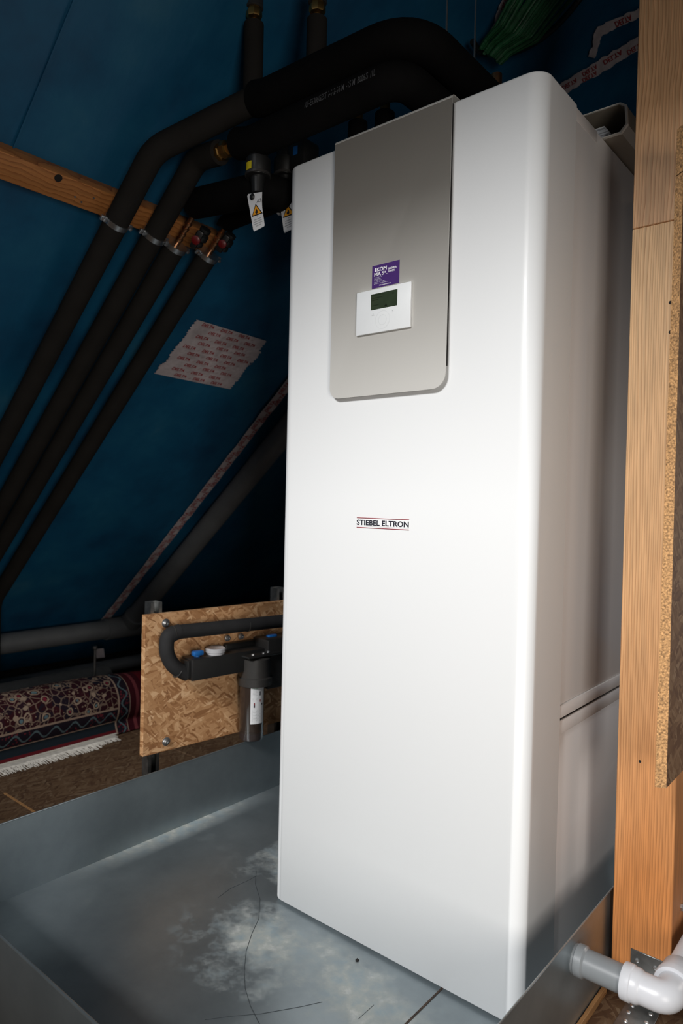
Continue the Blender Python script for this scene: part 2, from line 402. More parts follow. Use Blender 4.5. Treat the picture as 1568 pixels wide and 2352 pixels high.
# ================================================================== the setting
fz = -.004
fl = MB().box((-4.2, -3.6, -.12), (4.6, 3.0, -.026), 0).build('floor', 'dark')
struct(fl, 'dark brown strand board attic floor with panel joints', 'floor')
xs = [-4.2, -3.05, -1.16, .735, 2.62, 4.6]
ys = [-3.6, -2.09, -1.455, -.82, -.172, .50, 1.13, 1.76, 3.0]
for j in range(len(ys)-1):
    for i in range(len(xs)-1):
        g = .0022
        MB().box((xs[i]+g, ys[j]+g, -.026), (xs[i+1]-g, ys[j+1]-g, fz), .0012, 1).build('floor_panel', 'osb_floor', fl, smooth=False)
MB().box((-1.17, -.176, fz-.002), (-.60, -.168, fz+.0015)).build('joint_sliver', 'lath', fl, smooth=False)

# blue membrane on the underside of both roof slopes
RIDGE_S = 5.6
def slope_mesh():
    mb = MB(); ny, ns = 96, 100; grid = []
    for j in range(ny+1):
        y = -2.15+j*(4.95/ny); row = []
        for i in range(ns+1):
            s = RIDGE_S*i/ns; p = rp(s, y, 0)
            h = .006*noise.noise((s*2.2, y*1.3, 0))+.004*noise.noise((s*5, y*5, 3))-.004
            row.append(mb.bm.verts.new(p+RN*h))
        top = rp(RIDGE_S, y, 0)
        for k in range(1, 12):
            row.append(mb.bm.verts.new(top+V((math.cos(AL), 0, -math.sin(AL)))*RIDGE_S*k/11))
        grid.append(row)
    for a, b in zip(grid, grid[1:]):
        for i in range(len(a)-1): mb.bm.faces.new((a[i], a[i+1], b[i+1], b[i]))
    return mb
ceil = slope_mesh().build('ceiling', 'membrane', angle=60)
struct(ceil, 'blue membrane on the underside of the sloping roof', 'ceiling')
# outer boarding that keeps the daylight out
mb = MB(); mb.obox(EAVE, UP, YA, RN, (-.2, -2.15, -.10), (RIDGE_S+.05, 2.85, -.03)); mb.build('roof_boarding', 'dark', ceil, smooth=False)
# overlap seams of the membrane
mb = MB(); a = on_roof(122, 118, .003); b = on_roof(30, 340, .003)
mb.obox(EAVE, UP, YA, RN, (rs(b), a.y-.002, -.002), (rs(a)+.4, a.y+.002, .004)); mb.build('membrane_overlap', 'membrane', ceil)
wb = MB().box((-3.2, 2.8, -.02), (6.2, 2.9, 4.2)).build('wall_back', 'membrane', smooth=False)
struct(wb, 'gable wall covered with blue membrane in deep shade', 'wall')

mb = MB()
for lo, hi in (((-3.4, -2.27, -.1), (.66, -2.15, 1.4)), ((.66, -2.27, -.1), (5.4, -2.15, 1.4)), ((-3.4, -2.27, 2.735), (5.4, -2.15, 4.4))): mb.box(lo, hi)
wf_ = mb.build('wall_front', 'lath', smooth=False)
struct(wf_, 'wooden gable wall with the wide opening that lets the daylight in', 'wall')

# counter batten nailed to the roof
b0 = on_roof(0, 381, .045); b1 = on_roof(498, 566, .045)
smid = (rs(b0)+rs(b1))/2
bt = empty('roof_batten', rp(smid, -.3, 0), 'knotty orange brown timber batten running across the blue membrane behind the pipes', 'batten')
mb = MB(); mb.obox(EAVE, UP, YA, RN, (smid-.037, -1.15, -.012), (smid+.037, b1.y, .045), .003); mb.build('timber', 'batten', bt)
k = on_roof(134, 409, .0452)
mb = MB(); mb.lathe(k-RN*.001, RN, [(0, 0), (.011, 0), (.011, .0015), (0, .0015)], 14); plab(mb.build('knot', 'dark', bt), 'dark round knot at the upper edge')
for (u, v) in ((215, 455), (172, 452), (187, 464)):
    p = on_roof(u, v, .0452); mb = MB(); mb.lathe(p-RN*.002, RN, [(0, 0), (.003, 0), (.003, .003), (0, .003)], 8); mb.build('nail_head', 'darkzinc', bt)

# ================================================================== drip tray
TX0, TX1, TY0, TY1, TH = -.505, .787, -.688, 1.02, .204
tr = empty('drip_tray', (.14, .16, fz), 'wide galvanised sheet metal tray with upright rims under the white cabinet', 'tray')
MB().box((TX0, TY0, fz+.0005), (TX1, TY1, 0)).build('tray_floor', 'galv_floor', tr, smooth=False)
for (nm, lo, hi) in (('tray_wall', (TX0-.002, TY0, 0), (TX0, TY1, TH)), ('tray_wall', (TX1-.002, TY0, 0), (TX1, TY1, TH)),
                     ('tray_wall', (TX0, TY0-.002, 0), (TX1-.002, TY0, TH)), ('tray_wall', (TX0, TY1, 0), (TX1-.002, TY1+.002, TH))):
    MB().box(lo, hi).build(nm, 'galv', tr, smooth=False)
# folded rims and fillet along the left crease
MB().tube([(TX0-.001, TY0, TH), (TX0-.001, TY1, TH)], .0022, 8).build('tray_rim', 'galv', tr)
MB().tube([(TX0, TY0-.001, TH), (TX1, TY0-.001, TH)], .003, 8).build('tray_rim', 'galv', tr)
MB().tube([(TX1-.001, TY0, TH), (TX1-.001, TY1, TH)], .0018, 8).build('tray_rim', 'galv', tr)
sa, sb = on_z(967, 2318, 0), on_z(1000, 2285, 0); sx = (sa.x+sb.x)/2
MB().box((sx-.0022, TY0, -.0002), (sx+.0022, TY1, .0012)).build('sheet_joint', 'rust', tr, smooth=False)
def scratch(px, wd=.0012):
    P = [on_z(u, v, .0006) for u, v in px]; L, R_ = [], []
    for i, p in enumerate(P):
        t = (P[min(i+1, len(P)-1)]-P[max(i-1, 0)]).normalized(); n_ = V((-t.y, t.x, 0))*wd
        L.append(p+n_); R_.append(p-n_)
    mb = MB(); mb.ring_sweep([[a, b, b-V((0, 0, .0004)), a-V((0, 0, .0004))] for a, b in zip(L, R_)]); return mb
scratch([(588, 2000), (586, 2030), (597, 2065), (594, 2110), (578, 2145), (565, 2185), (561, 2230), (563, 2270), (575, 2310), (600, 2360)], .0006).build('scratch', 'scratch', tr, smooth=False)
scratch([(470, 2342), (530, 2334), (600, 2328), (690, 2312), (740, 2301)], .0004).build('scratch', 'scratch', tr, smooth=False)
scratch([(823, 2340), (858, 2308)], .0005).build('scratch', 'scratch', tr, smooth=False)
scratch([(500, 2062), (530, 2040), (570, 2022), (588, 2012)], .0006).build('scratch', 'scratch', tr, smooth=False)
p = on_z(820, 2207, 0); mb = MB(); mb.lathe(p, (0, 0, 1), [(.004, 0), (.0045, .002), (.001, .006)], 9); mb.build('dirt_speck', 'dark', tr)

# ================================================================== heat pump cabinet
W_, D_, H_ = .7048, .88, 1.92
hp = empty('heat_pump_cabinet', (W_/2, D_/2, 0), 'tall white heat pump cabinet with rounded front edges standing in the metal tray', 'heat pump')
def rounded_cover():
    R = .036; y1 = .165; n = 10; out = []
    out.append((0, y1))
    for i in range(n+1):
        a = math.pi+math.pi/2*i/n; out.append((R+R*math.cos(a), R+R*math.sin(a)))
    for i in range(n+1):
        a = 1.5*math.pi+math.pi/2*i/n; out.append((W_-R+R*math.cos(a), R+R*math.sin(a)))
    out.append((W_, y1))
    cx, cy = W_/2, .09; rings = []
    for z, ins in ((.006, .003), (.009, .0), (H_-.005, 0), (H_-.0015, .0015), (H_, .005)):
        rings.append([V((x+(cx-x)/abs(cx-x+1e-9)*ins*(abs(cx-x) > .2), y+ins*(y < y1-.01), z)) for x, y in out])
    mb = MB(); mb.ring_sweep(rings); return mb
rounded_cover().build('front_cover', 'white', hp, angle=50)
zb0, zb1, zb2, zb3 = .557, .588, .594, .622
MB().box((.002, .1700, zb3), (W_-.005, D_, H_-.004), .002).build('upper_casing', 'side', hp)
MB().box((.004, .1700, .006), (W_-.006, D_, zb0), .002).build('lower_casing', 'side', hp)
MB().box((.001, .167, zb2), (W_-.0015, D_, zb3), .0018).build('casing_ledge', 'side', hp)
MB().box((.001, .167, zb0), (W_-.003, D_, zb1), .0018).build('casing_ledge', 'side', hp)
MB().box((.012, .160, .012), (W_-.012, .175, H_-.012)).build('shadow_gap', 'dark', hp, smooth=False)
MB().box((.006, .17, zb1-.002), (W_-.006, D_-.004, zb2+.002)).build('shadow_gap', 'dark', hp, smooth=False)
MB().box((.004, .167, H_-.03), (W_-.004, .30, H_-.003), .0012).build('lid_flange', 'side', hp)
for x in (.08, W_-.08):
    for y in (.10, D_-.1): MB().lathe((x, y, .0005), (0, 0, 1), [(.022, 0), (.022, .004), (.018, .0065)], 16).build('foot', 'blackplastic', hp)
# warm grey fascia strip hooked over the top edge
FX0, FX1, FZ = .1775, .505, 1.305
def fascia():
    mb = MB(); R = .034; poly = []
    for i in range(9):
        a = math.pi+math.pi/2*i/8; poly.append((FX0+R*.8+R*.8*math.cos(a), FZ+R*.8+R*.8*math.sin(a)))
    for i in range(9):
        a = 1.5*math.pi+math.pi/2*i/8; poly.append((FX1-R+R*math.cos(a), FZ+R+R*math.sin(a)))
    zt = 1.921
    y0, y1 = -.0140, -.0122
    front = [V((x, y0, z)) for x, z in poly]; back = [V((x, y1, z)) for x, z in poly]
    # lower plate
    A = [V((FX0, y0, zt)), *front, V((FX1, y0, zt))]; B = [V((FX0, y1, zt)), *back, V((FX1, y1, zt))]
    va = [mb.bm.verts.new(p) for p in A]; vb = [mb.bm.verts.new(p) for p in B]
    mb.bm.faces.new(va); mb.bm.faces.new(list(reversed(vb)))
    for i in range(len(A)-1): mb.bm.faces.new((va[i], va[i+1], vb[i+1], vb[i]))
    # hook
    prof = []
    for i in range(13):
        a = math.pi-math.pi/2*i/12; ro, ri = .0095, .0077
        prof.append(((-.0045+ro*math.cos(a), zt+ro*math.sin(a)), (-.0045+ri*math.cos(a), zt+ri*math.sin(a))))
    prof.append(((.06, zt+.0095), (.06, zt+.0077)))
    rings = [[V((FX0, o[0], o[1])), V((FX1, o[0], o[1])), V((FX1, i_[0], i_[1])), V((FX0, i_[0], i_[1]))] for o, i_ in prof]
    mb.ring_sweep(rings)
    bmesh.ops.remove_doubles(mb.bm, verts=mb.bm.verts, dist=1e-4)
    return mb
plab(fascia().build('fascia_strip', 'fascia', hp, angle=45), 'warm grey cover strip with rounded lower corners')
MB().box((FX0+.004, -.0123, FZ+.05), (FX1-.004, .001, 1.915)).build('fascia_gap_shade', 'dark', hp, smooth=False)  # spacer widened and coloured dark to paint in the shade behind the strip
# controller
cx0, cx1, cz0, cz1 = .2605, .4145, 1.4465, 1.5475
ct = MB().box((cx0, -.0205, cz0), (cx1, -.0138, cz1), .0018, 2).build('control_unit', 'plastic_white', hp); plab(ct, 'white control unit with a green grey display')
yc = -.0207
lz0, lz1, lx0, lx1 = 1.500, 1.5365, .3035, .3785
MB().box((lx0, yc-.0002, lz0), (lx1, yc+.001, lz1), .0004, 1).build('display', 'lcd', ct)
mb = MB(); yy = yc-.0004
for (bx, bz, tx, h) in ((.004, .0315, 'WARMWASSER 18:20', .0026), (.004, .0255, 'HEIZEN KOMFORT', .0022), (.004, .0205, 'RAUMTEMP', .0022), (.004, .0085, 'AUTOMATIK', .0024)):
    text_add(mb, tx, (lx0+bx, yy, lz0+bz), (min(.0022*len(tx), .06), 0, 0), (0, 0, h))
mb.build('display_lettering', 'lcd_dark', ct, smooth=False)
mb = MB(); text_add(mb, '21', (lx0+.061, yy, lz0+.0275), (.0044, 0, 0), (0, 0, .0035)); mb.build('display_digits', 'lcd_dark', ct, smooth=False)
mb = MB(); mb.prism([(lx0+x, yy, lz0+z) for x, z in ((.040, .003), (.047, .003), (.047, .006), (.0448, .006), (.0448, .009), (.0425, .009), (.0425, .006), (.040, .006))], (0, .0002, 0)); mb.build('display_symbol', 'lcd_dark', ct, smooth=False)
mb = MB(); c0 = V((.3385, yc-.0001, 1.474))
N = 40
for rr in (.0205, .0115):
    o_ = [mb.bm.verts.new(c0+V((math.cos(6.2832*k/N)*rr, 0, math.sin(6.2832*k/N)*rr))) for k in range(N)]
    i_ = [mb.bm.verts.new(c0+V((math.cos(6.2832*k/N)*(rr-.0006), 0, math.sin(6.2832*k/N)*(rr-.0006)))) for k in range(N)]
    for k in range(N): mb.bm.faces.new((o_[k], o_[(k+1) % N], i_[(k+1) % N], i_[k]))
mb.build('touch_ring', 'print_ring', ct, smooth=False)
mb = MB(); text_add(mb, 'MENU', (.3075, yc-.0001, 1.4865), (.007, 0, 0), (0, 0, .0016)); mb.build('key_lettering', 'print_grey', ct, smooth=False); mb = MB(); text_add(mb, 'OK', (.3652, yc-.0001, 1.4865), (.004, 0, 0), (0, 0, .0016))
mb.build('key_lettering', 'print_grey', ct, smooth=False)
for lo, hi in (((.3102, yc-.0002, 1.4900), (.3122, yc, 1.4906)), ((.3652, yc-.0002, 1.4900), (.3672, yc, 1.4910))): MB().box(lo, hi).build('key_symbol', 'print_grey', ct, smooth=False)
# sticker
st = MB().box((.301, -.0148, 1.5515), (.3782, -.0139, 1.6035)).build('sticker', 'purple', hp, smooth=False); plab(st, 'purple company sticker with white lettering')
mb = MB(); ys_ = -.0151; sx0, sz1 = .301, 1.6035
def stx(t, x, z, w_, h, bold=0.0): text_add(mb, t, (sx0+x, ys_, sz1-z), (w_, 0, 0), (0, 0, h), bold)
stx('1', .0075, .0150, .0042, .0088, 0); stx('KOM', .0135, .0150, .0285, .0088, .035)
stx('MA', .0065, .0252, .0195, .0084, .035); stx('5', .0285, .0252, .0058, .0084, 0); stx('\u00b0', .0355, .0218, .0042, .0042, .03); stx('_', .0405, .0243, .0035, .0006, 0)
stx('BREMER-', .0465, .0165, .0245, .0045, .03); stx('HAVEN', .0465, .0225, .0185, .0045, .03)
mb.build('sticker_lettering', 'print_white', st, smooth=False)
mb = MB()
for i, (w_, tx) in enumerate(((.0225, 'Musterstra\u00dfe 14 - 27'), (.019, '27572 Hafenstadt'), (.021, 'Tel. 04 71 - 55 50'), (.0315, 'Wartung - 0471 55 50 11'), (.0405, 'E-Mail service@hafen.de'))):
    stx(tx, .0065, .0292+i*.0036, w_, .0021)
stx('1k5-bremerhaven.de', .0215, .0485, .0325, .0026, .02)
mb.build('sticker_small_print', 'print_white', st, smooth=False)
# badge
bd = MB().box((.2610, -.0009, .9995), (.4115, .0005, 1.0165)).build('badge', 'white', hp, smooth=False)
mb = MB(); text_add(mb, 'STIEBEL ELTRON', (.2612, -.0013, 1.0012), (.150, 0, 0), (0, 0, .0132), .028); mb.build('badge_lettering', 'print_black', bd, smooth=False)
for z in (.9958, 1.0188):
    plab(MB().box((.2612, -.0013, z-.0007), (.4112, .0004, z+.0007)).build('badge_line', 'print_red', bd, smooth=False), 'dark red line')

# ================================================================== right side: post, boards, bracket, drain
PX0, PX1, PY = .7975, .9185, .26
po = empty('timber_post', (.86, .32, fz), 'upright sawn spruce post with fine growth lines beside the white cabinet', 'post')
jz = on_y(1500, 516, PY).z
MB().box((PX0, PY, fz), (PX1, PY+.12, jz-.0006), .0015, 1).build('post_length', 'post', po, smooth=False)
MB().box((PX0, PY, jz+.0006), (PX1, PY+.12, 2.9), .0015, 1).build('post_length', 'post2', po, smooth=False)
for (u, v) in ((1539, 695), (1539, 763), (1541, 882)):
    p = on_y(u, v, PY); mb = MB(); mb.lathe(p+V((0, .001, 0)), (0, -1, 0), [(0, 0), (.0032, 0), (.0036, .0016), (.002, .0018), (0, .0012)], 10); mb.build('nail_hole', 'dark', po)
p = on_y(1469, 1749, PY); mb = MB(); mb.lathe(p+V((0, .001, 0)), (0, -1, 0), [(0, 0), (.0028, 0), (.0028, .0014), (0, .0014)], 10); mb.build('knot', 'dark', po)
# strand board sheets fixed to the far side of the post
OX0, OX1 = PX1, PX1+.018
zbt = on_x(1517, 1794, OX0).z; zmid = on_x(1560, 379, OX1).z; ztp = on_x(1552, 294, OX0).z
def sheet(z0, z1, y0, torn):
    mb = MB(); n = 40; rings = []
    for i in range(n+1):
        z = z0+(z1-z0)*i/n; yy_ = y0-.006+.016*(z-.52)/1.2; j = yy_-y0+.0016*noise.noise((z*40, y0*9, 0))+.0015*noise.noise((z*130, 2, 0))
        rings.append([V((OX0, y0+j, z)), V((OX1, y0-j*.6, z)), V((OX1, .62, z)), V((OX0, .62, z))])
    mb.ring_sweep(rings); return mb
yo = .112
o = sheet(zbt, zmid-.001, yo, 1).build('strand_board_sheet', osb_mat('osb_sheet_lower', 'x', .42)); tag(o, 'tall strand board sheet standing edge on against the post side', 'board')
o.data.materials.append(MT['osb_edge'])
for f in o.data.polygons:
    if abs(f.normal.y) > .6: f.material_index = 1
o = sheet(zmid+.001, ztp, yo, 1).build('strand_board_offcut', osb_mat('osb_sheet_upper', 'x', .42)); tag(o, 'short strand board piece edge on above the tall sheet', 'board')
o.data.materials.append(MT['osb_edge'])
for f in o.data.polygons:
    if abs(f.normal.y) > .6: f.material_index = 1
# angle bracket at the post foot
ab = empty('angle_bracket', (.86, .2, fz), 'perforated zinc angle bracket screwed to the floor at the post foot', 'bracket')
bx0, bx1 = .838, .903
MB().box((bx0, PY-.105, fz), (bx1, PY, fz+.0028), .001, 1).build('floor_leg', 'darkzinc', ab)
MB().box((bx0, PY-.0028, fz), (bx1, PY, fz+.11), .001, 1).build('wall_leg', 'darkzinc', ab)
for (x, y) in ((.852, .235), (.889, .235), (.852, .21), (.889, .205), (.855, .18), (.886, .175)):
    MB().lathe((x, y, fz+.0028), (0, 0, 1), [(.0052, 0), (.0045, .0018), (.002, .0028), (0, .0026)], 12).build('screw_head', 'zinc', ab)
for z in (.05, .085):
    for x in (.852, .889): MB().lathe((x, PY-.0028, z), (0, -1, 0), [(.005, 0), (.0043, .0018), (.002, .0026), (0, .0024)], 12).build('screw_head', 'zinc', ab)
o = MB().box((.7885, -.5, fz), (.7965, .24, fz+.018), .001, 1).build('floor_lath', 'lath', smooth=False); tag(o, 'thin wooden lath on the floor along the outside of the tray', 'lath')
# bolt on the post's far face
p = on_y(1562, 2100, .30); o = MB(); o.lathe((PX1, .33, p.z), (1, 0, 0), [(.008, 0), (.008, .004), (.0055, .0045), (.0055, .012), (0, .012)], 6); b_ = o.build('hex_bolt', 'zinc'); tag(b_, 'small zinc bolt in the shaded side of the post near the drain pipe', 'bolt')

# drain pipe from the tray
py_, pz_ = .072, .153
el = on_y(1532, 2262, py_); ex = el.x
dr = empty('drain_pipe', (.87, py_, fz), 'grey plastic drain pipe leaving the tray with a pale elbow', 'pipe')
plab(MB().lathe((TX1, py_, pz_), (1, 0, 0), [(.0285, 0), (.0285, .004), (.0305, .006), (.0305, .020), (.0285, .022), (.0265, .024), (.0262, .118), (.024, .118)], 36).build('grey_stub', 'pvc_grey', dr), 'mid grey stub with a raised collar')
def lerp(a, b, t): return a+(b-a)*t
cx_ = .886
mb = MB(); mb.lathe((cx_, py_, pz_), (1, 0, 0), [(.0262, -.004), (.0325, -.004), (.0335, -.001), (.0335, .012), (.0318, .014), (.0315, .024), (.0285, .030)], 36)
plab(mb.build('socket_collar', 'pvc_light', dr), 'pale grey socket collar')
mb = MB(); mb.tube([(cx_+.022, py_, pz_), (ex, py_, pz_), (ex, py_+.075, pz_)], .0285, 32, .05, True)
plab(mb.build('elbow', 'pvc_light', dr), 'pale grey elbow')
mb = MB(); mb.lathe((ex, py_+.045, pz_), (0, 1, 0), [(.0285, -.002), (.0355, -.002), (.0365, .002), (.0365, .014), (.0335, .017), (.0335, .05), (.029, .056)], 36)
plab(mb.build('socket_collar', 'pvc_light', dr), 'pale grey collar at the end of the elbow')
MB().tube([(ex, py_+.09, pz_), (ex, 1.3, pz_)], .0275, 32).build('pipe_run', 'pvc_light', dr)

# open box with papers on the cabinet's top
BY = .345
bp = [on_y(u, v, BY) for u, v in ((1300, 307), (1421, 238), (1428.5, 242), (1441, 300), (1436, 310), (1392, 328), (1340, 349))]
zb = H_+.0005
sh = min(q.z for q in bp)-zb
bp = [q-V((0, 0, 0)) for q in bp]
# box is set square on the lid: shape from its open end
xr = bp[3].x; zt_ = bp[1].z; xl = xr-.16
prof = [(xl, zb), (xr-.014, zb), (xr, zb+.016), (xr-.004, zt_-.010), (xr-.018, zt_), (xl, zt_)]
bx = empty('document_box', (xr-.08, BY+.15, zb), 'open ended beige box lying on top of the cabinet behind the post', 'box')
def shell(prof, t, y0, y1, caps=True):
    mb = MB(); c = V((sum(p_[0] for p_ in prof)/len(prof), 0, sum(p_[1] for p_ in prof)/len(prof)))
    O = [V((x, 0, z)) for x, z in prof]; I = [c+(p_-c)*(1-t/ (p_-c).length) for p_ in O]
    n = len(O); vo0 = [mb.bm.verts.new(p_+V((0, y0, 0))) for p_ in O]; vo1 = [mb.bm.verts.new(p_+V((0, y1, 0))) for p_ in O]
    vi0 = [mb.bm.verts.new(p_+V((0, y0, 0))) for p_ in I]; vi1 = [mb.bm.verts.new(p_+V((0, y1-.004, 0))) for p_ in I]
    for i in range(n):
        j = (i+1) % n
        mb.bm.faces.new((vo0[i], vo0[j], vo1[j], vo1[i])); mb.bm.faces.new((vi0[j], vi0[i], vi1[i], vi1[j])); mb.bm.faces.new((vo0[j], vo0[i], vi0[i], vi0[j]))
    if caps: mb.bm.faces.new(vo1); mb.bm.faces.new(list(reversed(vi1)))
    return mb
shell(prof, .0035, BY, BY+.36).build('box_shell', 'beige', bx, smooth=False)
shell([(x+(.0006 if x > xl+.1 else -.0006), z+(.0006 if z > zb+.05 else -.0003)) for x, z in prof], .0048, BY-.003, BY+.005, False).build('box_rim', 'beige_edge', bx, smooth=False)
ps = empty('paper_stack', (xr-.09, BY+.1, zb+.004), 'stack of folded white papers inside the open beige box', 'papers')
z = zb+.006
for i in range(9):
    t = rnd.uniform(.004, .0065); a = rnd.uniform(-.004, .004); b = rnd.uniform(-.006, .004)
    if z+t > zt_-.022: break
    MB().box((xr-.150, BY+.035+a, z), (xr-.062+b, BY+.20, z+t*.8), .0008, 1).build('paper', 'paper', ps); z += t
o = MB(); o.tube([(xr-.045, BY+.03, zb+.012), (xr-.035, BY+.045, zb+.022), (xr-.022, BY+.035, zb+.012), (xr-.018, BY+.06, zb+.016)], .003, 8, .01); o = o.build('cable_tie', 'blackplastic'); tag(o, 'short black cable tie lying in the open beige box', 'cable tie')

# ================================================================== pipes on the slope
HP = .10; PR = .033
def slope_y(pts): return sum(on_roof(u, v, HP).y for u, v in pts)/len(pts)
y1_ = slope_y(((290, 480), (100, 820))); y2_ = slope_y(((374, 510), (200, 810))); y3_ = slope_y(((403, 562), (139, 1019))); y4_ = slope_y(((468, 575), (110, 1200)))
SB = .62                                        # where the pipes turn down to the floor
def down_run(y, top, name_mb=None):
    p1 = rp(.95, y, HP); return [V(top), p1, V((p1.x-.0, y, .05))]
RY = -.04                                       # the two headers run across in front of the cabinet's top edge
# --- pipe one
q1 = on_roof(352, 345, HP); q1 = V((q1.x, y1_, q1.z)); q1 = rp(rs(q1), y1_, HP)
A0 = on_y(592, 226, RY); AZ = 2.084
A0 = V((A0.x, RY, on_y(592, 226, RY).z))
AX = on_y(950, 80, RY).x
ip = empty('insulated_pipe', rp(.95, y1_, 0), 'foremost of the four foam covered pipes descending the slope, topped by the thick black sleeve', 'pipe', None)
mb = MB(); mb.tube(list(reversed(down_run(y1_, q1)))+[A0], PR*1.04, 22, .04); mb.build('foam_cover', 'greyfoam', ip)
mb = MB(); mb.tube([A0-(A0-q1).normalized()*.004, V((A0.x+.03, RY, AZ+(A0.z-AZ)*.6)), V((AX, RY, AZ)), V((AX, .62, AZ))], .0443, 26, .11); plab(mb.build('thick_sleeve', 'blackfoam', ip), 'thick black foam sleeve bending over the cabinet')
# --- pipe two
q2 = on_roof(445, 362, HP); q2 = rp(rs(q2), y2_, HP)
BZ = 1.999; B0 = on_y(548, 330, RY); BX = on_y(918, 178, RY).x
cpl = on_y(505, 350, RY)
ip2 = empty('insulated_pipe', rp(.95, y2_, 0), 'second foam covered pipe from the front with a brass coupling at its upper bend', 'pipe', None)
mb = MB(); mb.tube(list(reversed(down_run(y2_, q2)))+[cpl], PR, 22, .035); mb.build('foam_cover', 'greyfoam', ip2)
dcp = (B0-cpl).normalized()
mb = MB(); mb.lathe(cpl-dcp*.006, dcp, [(.018, 0), (.023, .002), (.023, .014), (.019, .016), (.019, .022), (.024, .024), (.024, .04), (.017, .042), (.017, .07)], 8); plab(mb.build('coupling', 'brass', ip2, smooth=False), 'brass coupling')
BS = [B0, V((B0.x+.05, RY, BZ)), V((BX, RY, BZ)), V((BX, .55, BZ))]
mb = MB(); mb.tube(BS, .0406, 26, .06); plab(mb.build('thick_sleeve', 'blackfoam', ip2), 'thick black foam sleeve with printed lettering')
# printed lettering on the second sleeve
tx0 = on_y(700, 273, RY-.0385).x; tx1 = on_y(862, 197, RY-.0385).x
def onsleeve(th0, dth, xa, xb):
    def fn(a, b):
        th = th0+dth*b; r = .0410
        return V((xa+(xb-xa)*a, RY-r*math.cos(th), BZ+r*math.sin(th)))
    return fn
mb = MB(); text_add(mb, '10F-E5306GEST 1-1-2-16 M  -15 M  B006/S  /1L', None, None, None, .01, 0, onsleeve(-.12, .38, tx0, tx1)); mb.build('sleeve_lettering', 'print_dim', ip2, smooth=False)
# --- pipes three and four
def riser(y, clamp_px, top_px, label):
    c = on_roof(*clamp_px, HP); c = rp(rs(c), y, HP)
    t = rp(rs(on_roof(*top_px, HP)), y, HP)
    e = empty('insulated_pipe', rp(.95, y, 0), label, 'pipe')
    mb = MB(); mb.tube(list(reversed(down_run(y, c-UP*.01))), PR, 22, .06); mb.build('foam_cover', 'greyfoam', e)
    mb = MB(); mb.tube([c-UP*.02, t+UP*.03], .0085, 14)
    L = (t-c).length
    for f_ in (.15, .35, .55, .75): mb.lathe(c+UP*L*f_, UP, [(.0085, 0), (.0112, .001), (.0112, .009), (.0085, .010)], 14)
    plab(mb.build('copper_tail', 'copper', e), 'bare copper tail with soldered fittings')
    return e, c, t
r3, c3, t3 = riser(y3_, (405, 560), (440, 503), 'third foam covered pipe from the front, ending in bare copper under the batten')
r4, c4, t4 = riser(y4_, (468, 575), (503, 520), 'rearmost of the four foam covered pipes, ending in bare copper beside a valve')
# thick black connecting pipes to the cabinet
C0 = t3+UP*.02+V((.0, 0, .0)); C1 = on_y(605, 434, .01)
e = empty('black_connecting_pipe', C0, 'thick black foam pipe running from the third riser to the safety valves', 'pipe')
mb = MB(); c0_ = on_y(448, 468, t3.y); mb.tube([c0_, C1, C1+V((.03, .13, 0))], .044, 24, .03); mb.build('foam_cover', 'blackfoam', e)
e = empty('black_connecting_pipe', t4, 'thinner black foam pipe below the thick one, running to behind the cabinet', 'pipe')
mb = MB(); d0_ = on_y(520, 512, t4.y); d1_ = on_y(640, 462, .07); mb.tube([t4, d0_, d1_, d1_+V((.0, .13, .0))], .027, 22, .03); mb.build('foam_cover', 'blackfoam', e)
# ball valves
def ball_valve(c, label, hx):
    e = empty('ball_valve', c, label, 'valve')
    mb = MB(); mb.lathe(c-UP*.03, UP, [(.013, 0), (.017, .004), (.017, .014), (.013, .018), (.020, .024), (.020, .040), (.013, .046), (.017, .05), (.017, .06), (.012, .062)], 14); plab(mb.build('valve_body', 'blackplastic', e), 'black valve body')
    h = c+hx
    mb = MB(); mb.tube([c, h], .006, 10); mb.build('stem', 'blackplastic', e)
    d = hx.normalized(); mb = MB(); mb.obox(h, UP, d.cross(UP), d, (-.030, -.010, -.004), (.030, .010, .007), .004); mb.build('lever', 'blackplastic', e)
    mb = MB(); mb.lathe(h+d*.006, d, [(.013, 0), (.013, .006), (.010, .008), (0, .008)], 18); plab(mb.build('lever_cap', 'red', e), 'red lever cap')
ball_valve(on_y(462, 545, t3.y-.01), 'ball valve with red cap between the two copper tails', V((.018, -.030, -.020)))
ball_valve(on_y(520, 556, t4.y-.01), 'ball valve with red cap to the rear of both copper tails', V((.020, -.030, -.018)))
# pipe clamps on the batten
def clamp(c, y, label, r=PR+.001):
    e = empty('pipe_clamp', c-RN*HP, label, 'clamp', None)
    mb = MB(); mb.lathe(c-UP*.008, UP, [(r, 0), (r+.0025, 0), (r+.0025, .016), (r, .016)], 30); mb.build('band', 'zinc', e)
    for s_ in (-1, 1):
        mb = MB(); q = c+YA*s_*(r+.008); mb.obox(q, UP, YA, RN, (-.008, -.009, -.004), (.008, .009, .004), .001); mb.build('lug', 'zinc', e)
        mb = MB(); mb.lathe(q-RN*.012, RN, [(.003, 0), (.003, .020), (.0055, .020), (.0055, .026), (0, .027)], 8); mb.build('clamp_screw', 'zinc', e)
    mb = MB(); mb.tube([c-RN*(r+.001), c-RN*(HP-.04)], .005, 10); mb.build('hanger_bolt', 'zinc', e)
for (px, y, lb) in (((270, 512), y1_, 'zinc pipe clamp round the foremost foam pipe at the batten'), ((353, 541), y2_, 'zinc pipe clamp round the second foam pipe at the batten'), ((405, 566), y3_, 'zinc pipe clamp at the end of the third foam pipe below the copper'), ((466, 582), y4_, 'zinc pipe clamp at the end of the rearmost foam pipe below the copper')):
    c = rp(rs(on_roof(*px, HP)), y, HP); clamp(c, y, lb)
MT['stamp'] = mat('black_stamp', (.004, .004, .004), .9, namt=.05)
